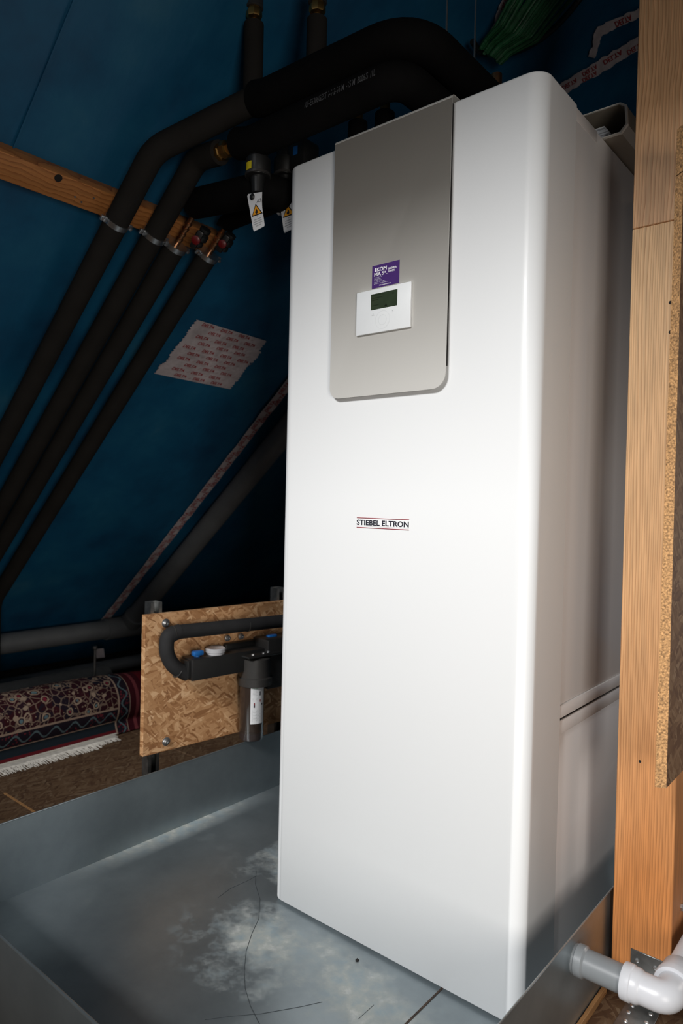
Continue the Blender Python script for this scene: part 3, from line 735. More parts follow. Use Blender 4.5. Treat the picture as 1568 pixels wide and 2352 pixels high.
def stamp(e, y, s0, s1, body):
    p0, p1 = rp(s0, y, HP), rp(s1, y, HP)
    side = (CAM-(p0+p1)/2); side = (side-UP*side.dot(UP)).normalized(); up2 = UP.cross(side)
    def fn(a, b):
        th = -.62+(b-.5)*.42; r = PR*1.04+.0006; return p0.lerp(p1, a)+(side*math.cos(th)-up2*math.sin(th))*r
    mb = MB(); text_add(mb, body, None, None, None, .01, 0, fn); mb.build('stamp', 'stamp', e, smooth=False)
for e_, y_, px in ((ip, y1_, (292, 470)), (ip2, y2_, (370, 500))):
    s_ = rs(on_roof(*px, HP)); stamp(e_, y_, s_-.02, s_+.15, 'NW 28 K')
    stamp(e_, y_, s_-.62, s_-.44, 'NW 28 K')
# upright air vent pipes
def vent(u, ybot, ytop, yd, label, r=.026):
    b = on_y(u, ybot, yd); t = on_y(u, 118 if u < 650 else 60, yd); x, y = b.x, b.y
    zt2 = on_y(u, ytop, yd).z
    e = empty('vent_riser', (x, y, b.z), label, 'pipe')
    mb = MB(); mb.tube([(x, y, b.z-.02), (x, y, zt2)], r, 22); mb.build('foam_cover', 'greyfoam', e)
    mb = MB(); mb.lathe((x, y, zt2-.002), (0, 0, 1), [(.010, 0), (.010, .014), (.019, .018), (.021, .022), (.021, .034), (.018, .036), (.018, .044)], 8); plab(mb.build('fitting', 'brass', e), 'brass fitting')
    mb = MB(); mb.lathe((x, y, zt2+.04), (0, 0, 1), [(.021, 0), (.0235, .002), (.0235, .05), (.018, .056), (0, .058)], 20); plab(mb.build('air_vent', 'charcoal', e), 'dark air vent')
vent(580, 215, 58, RY+.005, 'upright foam covered stub with air vent at the start of the black sleeve')
vent(726, 135, 47, RY+.035, 'upright foam covered stub with air vent rising from behind the black sleeve', .0255)
# copper stubs through the top of the cabinet
def stub(u, v, y, label, r=.0125):
    p = on_y(u, v, y); e = empty('pipe_stub', (p.x, y, H_), label, 'pipe')
    mb = MB(); mb.tube([(p.x, y, H_), (p.x, y, p.z+.09)], r, 18); mb.build('tube', 'brass', e)
    mb = MB(); mb.lathe((p.x, y, H_), (0, 0, 1), [(r+.024, 0), (r+.024, .032), (r+.014, .042), (r+.012, p.z-H_-.012), (r, p.z-H_-.010)], 24); plab(mb.build('collar', 'blackfoam', e), 'black foam collar')
stub(822, 272, .10, 'brass coloured stub in a black collar, nearer the left on the cabinet top')
stub(884, 250, .10, 'brass coloured stub in a black collar, under the bend of the black sleeves')
p = on_y(1140, 172, .42); e = empty('pipe_stub', (p.x, .42, H_), 'short copper stub behind the cabinet top, below the green cables', 'pipe')
MB().tube([(p.x, .42, H_), (p.x, .42, p.z)], .015, 18).build('tube', 'copper', e)
mb = MB(); mb.lathe((p.x, .42, H_), (0, 0, 1), [(.03, 0), (.03, .05), (.018, .06)], 20); mb.build('collar', 'blackfoam', e)
# threaded rods
for (u, v, lb) in ((1024, 102, 'thin hanging rod ending on the bend of the black sleeve'), (1088, 166, 'thin bright hanging rod nearer the cabinet corner')):
    y = .05 if u < 1050 else .24; p = on_y(u, v, y); e = empty('hanging_rod', (p.x, y, p.z), lb, 'rod')
    top = .854*(p.x+2.86)-.01
    MB().tube([p-V((0, 0, .02)), V((p.x, y, top))], .0024, 8).build('rod', 'zinc', e)
    mb = MB(); mb.lathe((p.x, y, p.z-.02), (0, 0, 1), [(.006, 0), (.006, .006), (.0025, .0065)], 6); mb.build('nut', 'zinc', e)

# ================================================================== safety valves and tags
def safety_valve(u, y, label, sticker):
    top = on_y(u, 345, y); mid = on_y(u, 412, y); x = mid.x
    e = empty('safety_valve', (x, y, mid.z), label, 'valve')
    z0 = on_y(u, 445, y).z; z1 = on_y(u, 408, y).z; z2 = on_y(u, 365, y).z; z3 = on_y(u, 330, y).z
    mb = MB(); mb.lathe((x, y, z0), (0, 0, 1), [(.010, 0), (.016, .002), (.018, (z1-z0)*.6), (.020, z1-z0), (.031, z1-z0+.001), (.033, z1-z0+.006), (.033, z2-z0-.004), (.026, z2-z0), (.024, z3-z0)], 24); mb.build('valve_body', 'blackplastic', e)
    if not sticker:
      mb = MB(); mb.tube([(x+.03, y+.02, z3-.02), (x+.045, y+.06, z1), (x+.04, y+.06, z0-.03)], .017, 16, .03); mb.build('outlet', 'blackplastic', e)
    mb = MB(); mb.lathe((x, y, z1+.002), (0, 0, 1), [(.0345, 0), (.0345, .006), (.033, .007)], 24); mb.build('ring', 'charcoal', e)
    if sticker:
        a0 = math.atan2(-.64, .0); mb = MB(); rr = .0337
        d = (V((CAM.x, CAM.y, 0))-V((x, y, 0))); th = math.atan2(d.y, d.x)
        rings = []
        for k in range(7):
            a = th-.55-.0+k*(-.10)
            rings.append([V((x+rr*math.cos(a), y+rr*math.sin(a), z1+.010)), V((x+rr*math.cos(a), y+rr*math.sin(a), z1+.030)), V((x+(rr-.001)*math.cos(a), y+(rr-.001)*math.sin(a), z1+.030)), V((x+(rr-.001)*math.cos(a), y+(rr-.001)*math.sin(a), z1+.010))])
        mb.ring_sweep(rings); plab(mb.build('sticker', 'yellow', e), 'small yellow sticker')
    else:
        mb = MB(); y_ = .092; q = on_y(645, 474, y_); mb.lathe((q.x, y_, q.z-.022), (0, 0, 1), [(.010, 0), (.013, .004), (.013, .014), (.016, .016), (.016, .040), (.013, .044)], 20); plab(mb.build('outlet_cap', 'pvc_light', e), 'pale plastic outlet cap')
    return e
safety_valve(592, -.03, 'black safety valve with yellow sticker hanging clear of the cabinet', True)
safety_valve(655, .10, 'black safety valve half hidden by the cabinet corner', False)
# black pump body with a blue label behind the cabinet corner
p = on_y(688, 348, .10); e = empty('pump_head', (p.x, .10, p.z-.04), 'small black pump head with blue label above the cabinet corner', 'pump')
MB().box((p.x-.045, .085, p.z-.055), (p.x+.03, .15, p.z+.028), .008).build('housing', 'blackplastic', e)
plab(MB().box((p.x-.010, .084, p.z-.014), (p.x+.006, .0855, p.z+.009)).build('label_plate', 'blue', e, smooth=False), 'blue label')
# warning tags
def wtag(q, y, label):
    P = [on_y(u, v, y) for u, v in q]; TL, TR, BR, BL = P
    e = empty('warning_tag', (TL+TR)/2, label, 'tag')
    def at(a, b, off=0): return (TL*(1-a)+TR*a)*(1-b)+(BL*(1-a)+BR*a)*b+V((0, -off, 0))
    out = [(0, .05), (.08, .0), (.38, .0)]
    for k in range(9):
        an = math.pi*(1.0+k/8*1.35); out.append((.38+.0-.16-.22*math.cos(an)*0+.22*math.cos(an)+.16, .10-.07*math.sin(an)*1.0)) if False else None
    out += [(1, 0), (.94, .25), (.92, .45), (1, .97), (.95, 1), (.05, 1), (0, .95), (0, .5)]
    mb = MB(); mb.prism([at(a, b) for a, b in out], (0, .0012, 0)); mb.build('tag_plate', 'tag', e, smooth=False)
    mb = MB(); c = at(.36, .10, .0005); mb.lathe(c, (0, -1, 0), [(0, 0), (.0075, 0), (.0085, .002), (.006, .005), (0, .006)], 18); mb.build('tag_button', 'blackplastic', e)
    mb = MB(); mb.prism([at(.50, .30, .0006), at(.96, .62, .0006), at(.08, .62, .0006)], (0, .0005, 0)); plab(mb.build('warning_border', 'print_black', e, smooth=False), 'black triangle border')
    mb = MB(); mb.prism([at(.505, .345, .0010), at(.86, .595, .0010), at(.18, .595, .0010)], (0, .0003, 0)); plab(mb.build('warning_triangle', 'orange', e, smooth=False), 'orange warning triangle')
    mb = MB(); mb.prism([at(a, b, .0014) for a, b in ((.50, .43), (.58, .49), (.60, .545), (.54, .58), (.47, .58), (.40, .545), (.43, .50), (.47, .52))], (0, .0002, 0)); mb.build('flame_symbol', 'print_black', e, smooth=False)
    mb = MB()
    for i, (a0, a1) in enumerate(((.45, .55), (.22, .80), (.18, .84), (.14, .88), (.30, .74))):
        b0_ = .66+i*.058; mb.prism([at(a0, b0_, .0006), at(a1, b0_, .0006), at(a1, b0_+.016, .0006), at(a0, b0_+.016, .0006)], (0, .0003, 0))
    mb.build('small_print', 'print_grey', e, smooth=False)
    mb = MB(); text_add(mb, 'A.5', at(.58, .29, .0008), at(.92, .27)-at(.58, .29), at(.60, .20)-at(.58, .29), 0, .3); mb.build('handwriting', 'print_black', e, smooth=False)
wtag(((567, 446), (601, 441), (607, 519), (582, 532)), -.065, 'white flame warning tag hanging free under the yellow stickered valve')
wtag(((640, 447), (676, 439), (679, 522), (652, 536)), .07, 'white flame warning tag cut off by the cabinet edge')

# ================================================================== membrane tapes
def roof_quad_frame(px, h):
    return [on_roof(u, v, h) for u, v in px]
def ragged(mb, p0, p1, w0, w1, n, amp, thick=.0012, seed=0):
    """a strip between two long edges: p0->p1 is one edge, w0,w1 the offsets to the other"""
    rings = []
    for i in range(n+1):
        t = i/n; a = p0.lerp(p1, t); b = a+w0.lerp(w1, t)
        j1 = amp*noise.noise((t*n*.6+seed, 1.3, seed)); j2 = amp*noise.noise((t*n*.6+seed, 7.7, seed))
        d = (w0.lerp(w1, t)).normalized(); k = RN*(amp*.25*noise.noise((t*n*.4, 3, seed)))
        rings.append([a+d*j1+k, b+d*j2+k, b+d*j2+k-RN*thick, a+d*j1+k-RN*thick])
    return mb.ring_sweep(rings)
# square patch made of overlapping strips
TL, TRq, BRq, BL = roof_quad_frame(((447, 733), (614, 784), (527, 893), (354, 857)), .006)
pt = empty('tape_patch', (TL+BRq)/2, 'square patch of white tape strips with red lettering on the blue membrane', 'tape')
NS = 5
LET = MB(); LET2 = MB()
for i in range(NS):
    t0, t1 = i/NS, (i+1.18)/NS; t1 = min(t1, 1)
    a0, a1 = TL.lerp(BL, t0), TRq.lerp(BRq, t0); b0_, b1_ = TL.lerp(BL, t1), TRq.lerp(BRq, t1)
    dx = (a1-a0).normalized(); s0 = rnd.uniform(-.012, .012); s1 = rnd.uniform(-.012, .012); hh = RN*(.0006*i)
    mb = MB(); n = 10; dn = (b0_-a0)
    left = [a0+dn*k/n+dx*(s0+.006*(k % 2)+rnd.uniform(-.003, .003)) for k in range(n+1)]
    right = [a1+(b1_-a1)*k/n+dx*(s1+.006*(k % 2)+rnd.uniform(-.003, .003)) for k in range(n+1)]
    rings = []
    for k in range(n+1):
        L, R_ = left[k]+hh, right[k]+hh; rings.append([L, L.lerp(R_, .33)+RN*rnd.uniform(0, .001), L.lerp(R_, .66)+RN*rnd.uniform(0, .001), R_, R_-RN*.0012, L-RN*.0012])
    mb.ring_sweep(rings); mb.build('tape_strip', 'tapewhite', pt, smooth=False)
    ydir = (a0-b0_)*NS/((t1-t0)*NS)
    rowh = (TL-BL)/NS
    for r_ in range(2):
        base = TL.lerp(BL, (i+.30+.48*r_)/NS)+RN*(.0006*i+.0022); ww = (TRq-TL)
        ph = (.11 if (i*2+r_) % 2 == 0 else -.03)+.035*math.sin(i*2.1+r_)
        for c in range(5):
            f0 = ph+c*.245
            if f0 < .01 or f0+.16 > .99: continue
            text_add(LET, 'DELTA', base+ww*f0, ww*.155, rowh*.235, .03, .25)
            text_add(LET2, 'KLEBT DAUERHAFT', base+ww*(f0+.01)-rowh*.08, ww*.11, rowh*.045, 0, 0)
            text_add(LET2, '//', base+ww*(f0+.185)-rowh*.05, ww*.04, rowh*.17, 0, .6)
LET.build('tape_lettering', 'tapered', pt, smooth=False); LET2.build('small_lettering', 'tapedim', pt, smooth=False)
# strip running down the slope
a = on_roof(630, 898, .006); b = on_roof(262, 1420, .006); yt = (a.y+b.y)/2
tp = empty('seam_tape', rp((rs(a)+rs(b))/2, yt, 0), 'long white and red tape strip running down the slope beside the grey drainpipe', 'tape')
p0 = rp(rs(b)-.1, yt-.032, .006); p1 = rp(rs(a)+1.2, yt-.032, .006)
mb = MB(); ragged(mb, p0, p1, YA*.06, YA*.06, 90, .006, seed=2); mb.build('tape_strip', 'tapewhite', tp, smooth=False)
mb = MB(); s_ = rs(b)
while s_ < rs(a)+1.0:
    q = rp(s_, yt-.004, .0095); text_add(mb, 'DELTA', q, UP*.075, -YA*.022, .02, .2)
    text_add(mb, 'DELTA', q+UP*.05+YA*.026, UP*.075, -YA*.022, .02, .2); s_ += .12
mb.build('tape_lettering', 'tapered', tp, smooth=False)
# tapes at the upper right
def free_tape(name, px0, px1, wpx, label, cat, n=30, amp=.01, seed=0, texts=(), h=.008):
    p0, p1 = on_roof(*px0, h), on_roof(*px1, h); wv = on_roof(*wpx, h)-p0
    e = empty(name, (p0+p1)/2, label, cat)
    mb = MB(); ragged(mb, p0, p1, wv, wv, n, amp, seed=seed); mb.build('tape_strip', 'tapewhite', e, smooth=False)
    if texts:
        mb = MB(); L = p1-p0
        for (f0, f1, v0, v1) in texts:
            o_ = p0+L*f0+wv*v0+RN*.003; text_add(mb, 'DELTA', o_, L*(f1-f0), wv*(v1-v0), .02, .1)
        mb.build('tape_lettering', 'tapered', e, smooth=False)
    return e
free_tape('loose_tape', (1262, 208), (1500, 62), (1274, 232), 'long crumpled white tape with red lettering behind the cabinet corner', 'tape', 34, .012, 5,
          ((.10, .24, .2, .55), (.28, .42, .55, .9), (.30, .44, .1, .45), (.50, .68, .15, .55), (.72, .88, .5, .9)))
free_tape('torn_tape', (1352, 130), (1372, 60), (1366, 134), 'torn reddish tape end hanging above the long crumpled tape', 'tape', 12, .014, 9)
free_tape('torn_tape', (1372, 62), (1490, 8), (1380, 82), 'torn white tape with red lettering near the post top', 'tape', 18, .012, 12, ((.30, .62, .2, .8),))
free_tape('tape_scrap', (1398, 62), (1470, 120), (1380, 100), 'crumpled white tape scrap folded above the long tape', 'tape', 10, .02, 15) if False else None
free_tape('tape_scrap', (1128, 68), (1166, -40), (1150, 74), 'white tape scrap with red lettering beside the green cables', 'tape', 14, .012, 21, ((.45, .75, .15, .5), (.62, .92, .55, .9)))
# green cables hung under the roof
gc = empty('cable_bundle', on_roof(1200, 60, .08), 'bundle of ribbed dark green cables sagging under the roof above the cabinet', 'cables')
for i in range(15):
    t = i/14; u0 = 1112+t*62; v0 = 92+t*30+rnd.uniform(-4, 4); u1 = 1196+t*150; v1 = -50+rnd.uniform(-8, 8)
    h = .05+.03*math.sin(t*3.1)+rnd.uniform(0, .02)
    p0, p3 = on_roof(u0, v0, h), on_roof(u1, v1, h); m1 = p0.lerp(p3, .35)-V((0, 0, .02+.02*t)); m2 = p0.lerp(p3, .7)-V((0, 0, .015))
    mb = MB(); P = [p0+(p0-p3)*.15-V((0, 0, .0)), p0, m1, m2, p3]
    pts = []
    for k in range(len(P)-1):
        for j in range(10): pts.append(P[k].lerp(P[k+1], j/10)+V((rnd.uniform(-1, 1), rnd.uniform(-1, 1), rnd.uniform(-1, 1)))*.0008)
    pts.append(P[-1])
    mb.tube(pts, .0062, 8); mb.build('strand', 'green', gc)
e = empty('cable_bundle', on_roof(1120, 125, .06), 'dark cable loop sagging below the green cables', 'cables')
mb = MB(); mb.tube([on_roof(u, v, .05) for u, v in ((1085, 95), (1100, 122), (1160, 128), (1230, 100), (1290, 50), (1345, -20))], .010, 12, .06); mb.build('cable', 'blackplastic', e)

# ================================================================== grey drainpipes at the back of the slope
PD = .056
du = on_roof(650, 1018, .07); dl = on_roof(285, 1425, .07); yd = (du.y+dl.y)/2
sl = rs(dl)
dp = empty('slope_drainpipe', rp(sl, yd, 0), 'fat dark grey drainpipe running up the slope beside the seam tape', 'pipe')
MB().tube([rp(sl-.06, yd, .075), rp(rs(du)+.32, yd, .075)], PD, 28).build('pipe_run', 'greypipe', dp)
MB().lathe(rp(sl-.02, yd, .075), UP, [(PD, 0), (PD+.008, .004), (PD+.008, .07), (PD, .074)], 28).build('socket', 'greypipe', dp)
hz = on_roof(150, 1458, .08)
h0, h1 = on_roof(-60, 1482, .08), on_roof(320, 1440, .08)
eh = empty('eaves_drainpipe', (h0+h1)/2, 'fat dark grey drainpipe lying along the foot of the slope', 'pipe')
xa = (h0.x+h1.x)/2; za = (h0.z+h1.z)/2
MB().tube([(xa, -.6, za-.0), (xa, 2.6, za)], PD, 28).build('pipe_run', 'greypipe', eh)
MB().lathe((xa, yd-.16, za), (0, 1, 0), [(PD, 0), (PD+.009, .004), (PD+.009, .30), (PD, .304)], 28).build('socket', 'greypipe', eh)
MB().tube([V((xa, yd, za)), rp(sl-.03, yd, .075)], PD+.004, 24).build('branch', 'greypipe', eh)
lo0, lo1 = on_z(60, 1552, .06), on_z(320, 1524, .06)
xl_ = (lo0.x+lo1.x)/2
el_ = empty('low_pipe', (xl_, .6, fz), 'thin dark pipe on the floor under the fat drainpipe', 'pipe')
MB().tube([(xl_, -.4, .055), (xl_, 2.4, .055)], .036, 20).build('pipe_run', 'greypipe', el_)
MB().box((xl_-.05, .40, fz), (xl_+.05, .45, .055), .004).build('support', 'blackplastic', el_)
p = on_z(232, 1500, .1); p = on_x(232, 1492, xl_+.02)
o = MB(); o.prism([on_x(u, v, xa+.06) for u, v in ((219, 1491), (238, 1489), (241, 1510), (222, 1512))], (-.002, 0, 0)); o = o.build('tape_scrap', 'tapewhite', smooth=False); tag(o, 'small pale tape scrap on the blue strip under the fat drainpipe', 'tape')

# ================================================================== rolled rug and felt roll
RX, RR = -1.545, .128
rg = empty('rolled_rug', (RX, .1, fz), 'rolled oriental rug with cream fringe lying on the floor under the slope', 'rug')
def rug():
    mb = MB(); uvl = mb.bm.loops.layers.uv.new('UVMap'); ya, yb = -.75, .66; NY = 60
    prof = []
    # free end lies on the floor, then the sheet climbs round the roll and spirals inwards
    xe = RX+.128
    s = 0.0; pts = [(xe, .004)]
    a0 = -.62; xj, zj = RX+RR*math.cos(a0), RR+RR*math.sin(a0)
    for k in range(1, 5): pts.append((xe+(xj-xe)*k/5, .004+(zj-.004)*(k/5)**1.5))
    turns = 2.6; nk = 120
    for k in range(nk+1):
        t = k/nk; a = a0+t*turns*2*math.pi; r = RR-.030*t*turns/1.0*.9
        pts.append((RX+r*math.cos(a), RR+r*math.sin(a)))
    L = [0.0]
    for p_, q_ in zip(pts, pts[1:]): L.append(L[-1]+math.hypot(q_[0]-p_[0], q_[1]-p_[1]))
    def bulge(y, k): return 1+.05*math.sin(y*3.1)*0+.012*noise.noise((y*4, k*.05, 0))
    rows = []
    for j in range(NY+1):
        y = ya+(yb-ya)*j/NY; row = []
        taper = 1-.10*max(0, (y-.35)/.3)
        for k, (x, z) in enumerate(pts):
            b_ = bulge(y, k)
            row.append((mb.bm.verts.new(V((RX+(x-RX)*b_*(taper if k > 4 else 1), y+(.0 if k < 5 else .02*noise.noise((k*.03, 5, 0))), z*b_*(taper if k > 4 else 1)+fz))), (L[k], y+.55)))
        rows.append(row)
    for a_, b_ in zip(rows, rows[1:]):
        for k in range(len(pts)-1):
            quad = (a_[k], a_[k+1], b_[k+1], b_[k]); f = mb.bm.faces.new([q[0] for q in quad])
            for lp, q in zip(f.loops, quad): lp[uvl].uv = q[1]
    return mb
ru = rug().build('rug_pile', 'rug', rg, angle=80)
md = ru.modifiers.new('thickness', 'SOLIDIFY'); md.thickness = .006; md.offset = 0
# cream woven end and fringe
MB().box((RX+.120, -.75, fz+.001), (RX+.158, .42, fz+.0055), .001, 1).build('woven_end', 'fringe', rg, smooth=False)
mb = MB()
for k in range(520):
    y = -.75+1.15*k/519; ln = rnd.uniform(.045, .075); dy = rnd.uniform(-.012, .012); x0 = RX+.156
    if y > .30: ln *= .6
    w2 = .0011; z0 = fz+.003
    P = [(x0, y, z0), (x0+ln*.5, y+dy*.4, z0+.003*rnd.random()), (x0+ln, y+dy, fz+.001)]
    mb.ring_sweep([[V(p_)+V((0, -w2, 0)), V(p_)+V((0, w2, 0)), V(p_)+V((0, 0, w2*1.6))] for p_ in P])
fo = mb.build('fringe', 'fringe', rg, smooth=False); fo['kind'] = 'stuff'
fr = empty('felt_roll', (-1.83, .1, fz), 'plain dark grey roll of felt behind the oriental rug', 'roll')
mb = MB(); mb.tube([(-1.83, -.75, .102), (-1.83, .62, .102)], .106, 36); mb.build('felt', 'greymat', fr)
mb = MB(); mb.lathe((-1.83, .62, .102), (0, 1, 0), [(.08, 0), (.08, .012), (.03, .014), (.03, .002)], 28); mb.build('roll_core', 'greymat', fr)
p = on_x(178, 1540, -1.86); o = MB(); o.tube([(-1.705, p.y, .17), (-1.705, p.y, .335)], .006, 10); o.lathe((-1.705, p.y, .325), (0, 0, 1), [(.006, 0), (.011, .003), (.011, .016), (0, .018)], 10)
o.lathe((-1.705, p.y, fz), (0, 0, 1), [(.03, 0), (.03, .006), (.006, .01), (.006, .175)], 12); o = o.build('floor_stand', 'charcoal'); tag(o, 'thin dark peg standing up between the rug and the felt roll', 'peg')

# ================================================================== filter board
BO = V((-.62, .022, 0)); BA = math.radians(6.5); BU = V((math.sin(BA), math.cos(BA), 0)); BN = V((math.cos(BA), -math.sin(BA), 0)); ZZ = V((0, 0, 1))
def on_b(u, v, n=0.0):
    p = on_plane(u, v, BO+BN*n, BN); q = p-BO; return q.dot(BU), q.z     # along, up
def bw(a, n, z): return BO+BU*a+BN*n+ZZ*z
a0, zt0 = on_b(333, 1414); _, zb0_ = on_b(334, 1738)
a1, zt1 = on_b(626, 1382); _, zb1_ = on_b(626, 1661)
ZT = (zt0+zt1)/2; ZB = (zb0_+zb1_)/2
fb = empty('mounting_board', bw(.35, -.05, fz), 'strand board panel on metal rails beside the tray, carrying the water filter', 'board')
mb = MB(); mb.obox(BO, BU, BN, ZZ, (a0, -.021, ZB), (a0+.86, 0, ZT), .0015); ob = mb.build('panel', 'osb_x', fb, smooth=False)
def rail(a, z1, wdt=.041):
    mb = MB(); t = .0025
    mb.obox(BO, BU, BN, ZZ, (a, -.062, fz), (a+wdt, -.0595, z1)); mb.obox(BO, BU, BN, ZZ, (a, -.0595, fz), (a+t, -.0213, z1)); mb.obox(BO, BU, BN, ZZ, (a+wdt-t, -.0595, fz), (a+wdt, -.0213, z1))
    mb.obox(BO, BU, BN, ZZ, (a+t, -.0238, fz), (a+.0115, -.0213, z1)); mb.obox(BO, BU, BN, ZZ, (a+wdt-.0115, -.0238, fz), (a+wdt-t, -.0213, z1))
    return mb.build('mounting_rail', 'darkzinc', fb, smooth=False)
ar, zr = on_b(340, 1383, -.04); rail(ar, zr); ar2, zr2 = on_b(629, 1350, -.04); rail(ar2, zr2)
for (u, v) in ((380, 1431), (381, 1703)):
    a, z = on_b(u, v); mb = MB(); mb.lathe(bw(a, 0, z), BN, [(.0145, 0), (.0145, .002), (.009, .0025), (.009, .008), (.005, .0095), (.004, .006), (0, .006)], 18); mb.build('screw', 'zinc', fb)
# insulated hose
nh = .052
def hb(u, v, n=nh): a, z = on_b(u, v, n); return bw(a, n, z)
ho = empty('insulated_hose', hb(500, 1435), 'black foam covered hose bent round to the water filter manifold', 'pipe')
mb = MB(); mb.tube([hb(384, 1466)+BU*.0+ZZ*.0, hb(405, 1452), hb(700, 1421)], .0235, 22, .02); mb.build('foam_cover', 'hose', ho)
mb = MB(); P = [hb(412, 1450), hb(384, 1458), hb(381, 1500), hb(398, 1532), hb(430, 1548)]; mb.tube(P, .0238, 22, .035); mb.build('foam_bend', 'hose', ho)
for q, d in ((hb(566, 1436), (hb(600, 1432)-hb(530, 1440))), (hb(396, 1454), hb(420, 1450)-hb(390, 1455)), (hb(407, 1540), hb(430, 1548)-hb(398, 1534))):
    mb = MB(); mb.lathe(q, d, [(.0236, 0), (.0243, .0005), (.0243, .0022), (.0236, .003)], 22); mb.build('joint_ring', 'charcoal', ho)
# filter
wf = empty('water_filter', hb(560, 1560), 'black water filter manifold with clear bowl mounted on the strand board', 'filter')
al_, zl_ = on_b(441, 1566, .085); _, ztl = on_b(441, 1516, .085)
ar_, _z = on_b(640, 1500, .085)
MB().obox(BO, BU, BN, ZZ, (al_, .018, zl_), (ar_+.03, .085, ztl), .004).build('manifold', 'blackplastic', wf)
MB().obox(BO, BU, BN, ZZ, (al_-.012, .028, zl_+.008), (al_+.001, .076, ztl-.004), .003).build('end_cap', 'blackplastic', wf)
ah, zh = on_b(590, 1540, .075); nb = .078
zhb = on_b(583, 1570, .075)[1]; zht = on_b(583, 1512, .10)[1]
mb = MB(); mb.lathe(bw(ah-.01, nb, zhb-.004), ZZ, [(.040, 0), (.060, .004), (.060, .030), (.055, .034), (.053, zht-zhb), (.044, zht-zhb+.004), (.03, zht-zhb+.006)], 32); plab(mb.build('filter_head', 'charcoal', wf), 'round charcoal filter head')
zbb = on_b(570, 1703, .09)[1]
mb = MB(); mb.lathe(bw(ah-.022, nb, zbb), ZZ, [(.0, .0), (.032, 0), (.0405, .006), (.0425, .014), (.0435, zhb-zbb)], 36); plab(mb.build('filter_bowl', 'glass_bowl', wf), 'clear smoky filter bowl')
mb = MB(); mb.lathe(bw(ah-.022, nb, zbb+.038), ZZ, [(0, 0), (.034, 0), (.034, zhb-zbb-.04), (0, zhb-zbb-.04)], 28); mb.build('filter_core', 'filter_core', wf)
mb = MB(); mb.lathe(bw(ah-.022, nb, zbb+.003), ZZ, [(0, 0), (.033, 0), (.0385, .006), (.0395, .026), (0, .027)], 28); plab(mb.build('bowl_base', 'bowl_base', wf), 'bluish base of the bowl')
# label on the bowl
zl1, zl0 = on_b(583, 1577, .12)[1], on_b(583, 1664, .12)[1]
cc = bw(ah-.022, nb, 0); dd = V((CAM.x-cc.x, CAM.y-cc.y, 0)); th = math.atan2(dd.y, dd.x); rl = .0442
def lab(a, b): return cc+V((math.cos(th+lerp(-.10, 1.15, a))*rl, math.sin(th+lerp(-.10, 1.15, a))*rl, lerp(zl0, zl1, b)))
def labfn(x0, x1, y0, y1, off=.0004):
    def fn(a, b):
        p_ = lab(x0+(x1-x0)*a, y0+(y1-y0)*b); d_ = V((p_.x-cc.x, p_.y-cc.y, 0)).normalized(); return p_+d_*off
    return fn
mb = MB(); rings = []
for k in range(13):
    p0, p1 = lab(k/12, 0), lab(k/12, 1); d_ = V((p0.x-cc.x, p0.y-cc.y, 0)).normalized()*.0006
    rings.append([p0, p1, p1-d_, p0-d_])
mb.ring_sweep(rings); lb_ = mb.build('bowl_label', 'tag', wf); plab(lb_, 'white instruction label')
MT['print_green'] = mat('green_print', (.03, .25, .10), .5, namt=.02)
def quad_on(mb, x0, x1, y0, y1):
    f = labfn(x0, x1, y0, y1, .0004); g_ = [f(0, 0), f(.5, 0), f(1, 0), f(1, 1), f(.5, 1), f(0, 1)]
    mb.bm.faces.new([mb.bm.verts.new(p_) for p_ in (g_[0], g_[1], g_[4], g_[5])]); mb.bm.faces.new([mb.bm.verts.new(p_) for p_ in (g_[1], g_[2], g_[3], g_[4])])
mb = MB(); text_add(mb, 'FILTER', None, None, None, .02, 0, labfn(.12, .50, .925, .965)); mb.build('label_heading', 'print_green', lb_, smooth=False)
mb = MB()
for i in range(5): quad_on(mb, .12, .48-.05*(i % 2), .89-i*.035, .897-i*.035)
for i in range(3): quad_on(mb, .12, .75-.1*(i % 2), .67-i*.03, .677-i*.03)
for i in range(11): quad_on(mb, .12, .80-.12*(i % 3), .36-i*.028, .367-i*.028)
mb.build('label_text', 'print_grey', lb_, smooth=False)
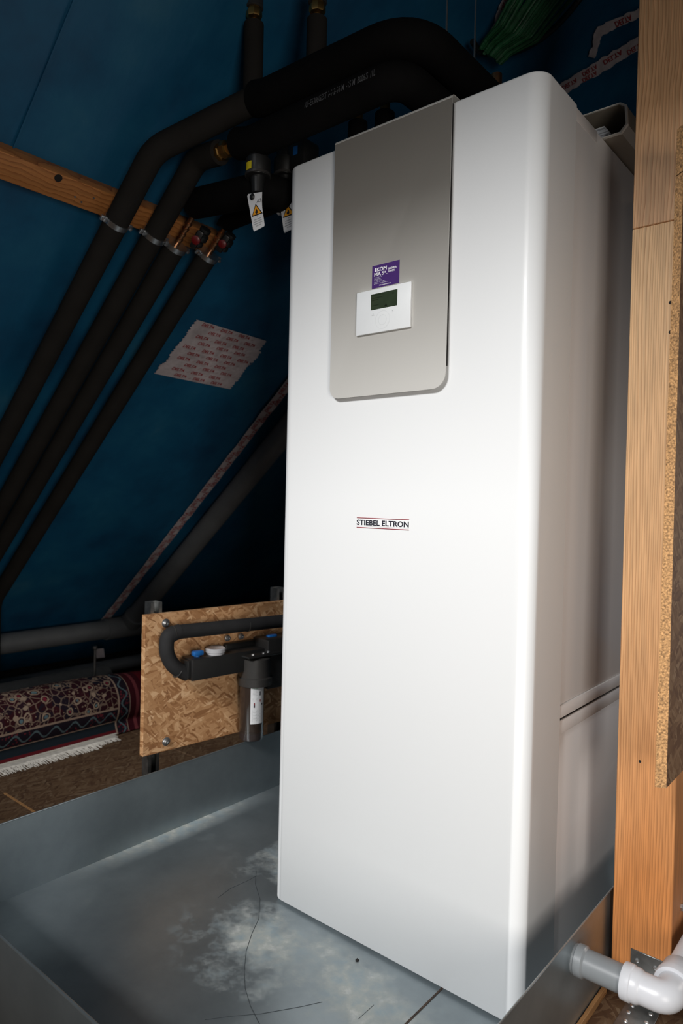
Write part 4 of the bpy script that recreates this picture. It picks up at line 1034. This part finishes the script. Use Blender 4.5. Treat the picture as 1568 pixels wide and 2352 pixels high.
mb = MB(); quad_on(mb, .58, .66, .74, .85); quad_on(mb, .74, .84, .48, .53); quad_on(mb, .20, .28, .43, .50); mb.build('label_pictogram', 'print_black', lb_, smooth=False)
mb = MB(); quad_on(mb, .20, .28, .50, .56); quad_on(mb, .60, .67, .57, .64); mb.build('label_pictogram', 'print_red', lb_, smooth=False)
# flange plate with screws, cap, taps
zf = zht+.004
MB().obox(BO, BU, BN, ZZ, (ah-.075, .02, zf), (ah+.075, .125, zf+.010), .006).build('flange_plate', 'blackplastic', wf)
_, zt_b = on_b(604, 1472, .10); ab_, zb_b = on_b(612, 1584, .10)
MB().obox(BO, BU, BN, ZZ, (ab_, .012, zb_b), (ab_+.16, .105, zt_b), .006).build('valve_block', 'blackplastic', wf)
MB().obox(BO, BU, BN, ZZ, (ah-.10, .001, zf-.01), (ah+.05, .024, zf+.042), .008).build('back_plate', 'blackplastic', wf)
for (da, n_) in ((-.045, .11), (.0, .112), (-.02, .07), (.03, .10), (.045, .06)):
    mb = MB(); mb.lathe(bw(ah+da, n_, zf+.010), ZZ, [(.006, 0), (.0055, .004), (.003, .005), (0, .004)], 10); mb.build('screw', 'zinc', wf)
for (u, v) in ((554, 1462), (523, 1466)):
    a, z = on_b(u, v, .028); mb = MB(); mb.lathe(bw(a, .0245, z), BN, [(.011, 0), (.011, .003), (.0085, .004), (.0085, .009), (.004, .010), (0, .008)], 14); mb.build('fixing_screw', 'zinc', wf)
a, z = on_b(496, 1494, .055)
mb = MB(); mb.lathe(bw(a, .052, ztl-.002), ZZ, [(.030, 0), (.030, .006), (.0335, .009), (.0345, .020), (.031, .023), (.027, .021), (0, .020)], 30); plab(mb.build('pressure_cap', 'cap', wf), 'round clear white cap')
for (u, v, nm) in ((452, 1502, 0), (622, 1462, 1)):
    a, z = on_b(u, v, .052); zz0 = ztl if nm == 0 else z-.012
    mb = MB(); mb.lathe(bw(a, .052, zz0-.003), ZZ, [(.010, 0), (.010, .008), (.007, .009)], 14); mb.obox(bw(a, .052, zz0+.004), BU, BN, ZZ, (-.017, -.010, 0), (.021, .012, .016), .004); plab(mb.build('tap', 'blue', wf), 'blue tap')
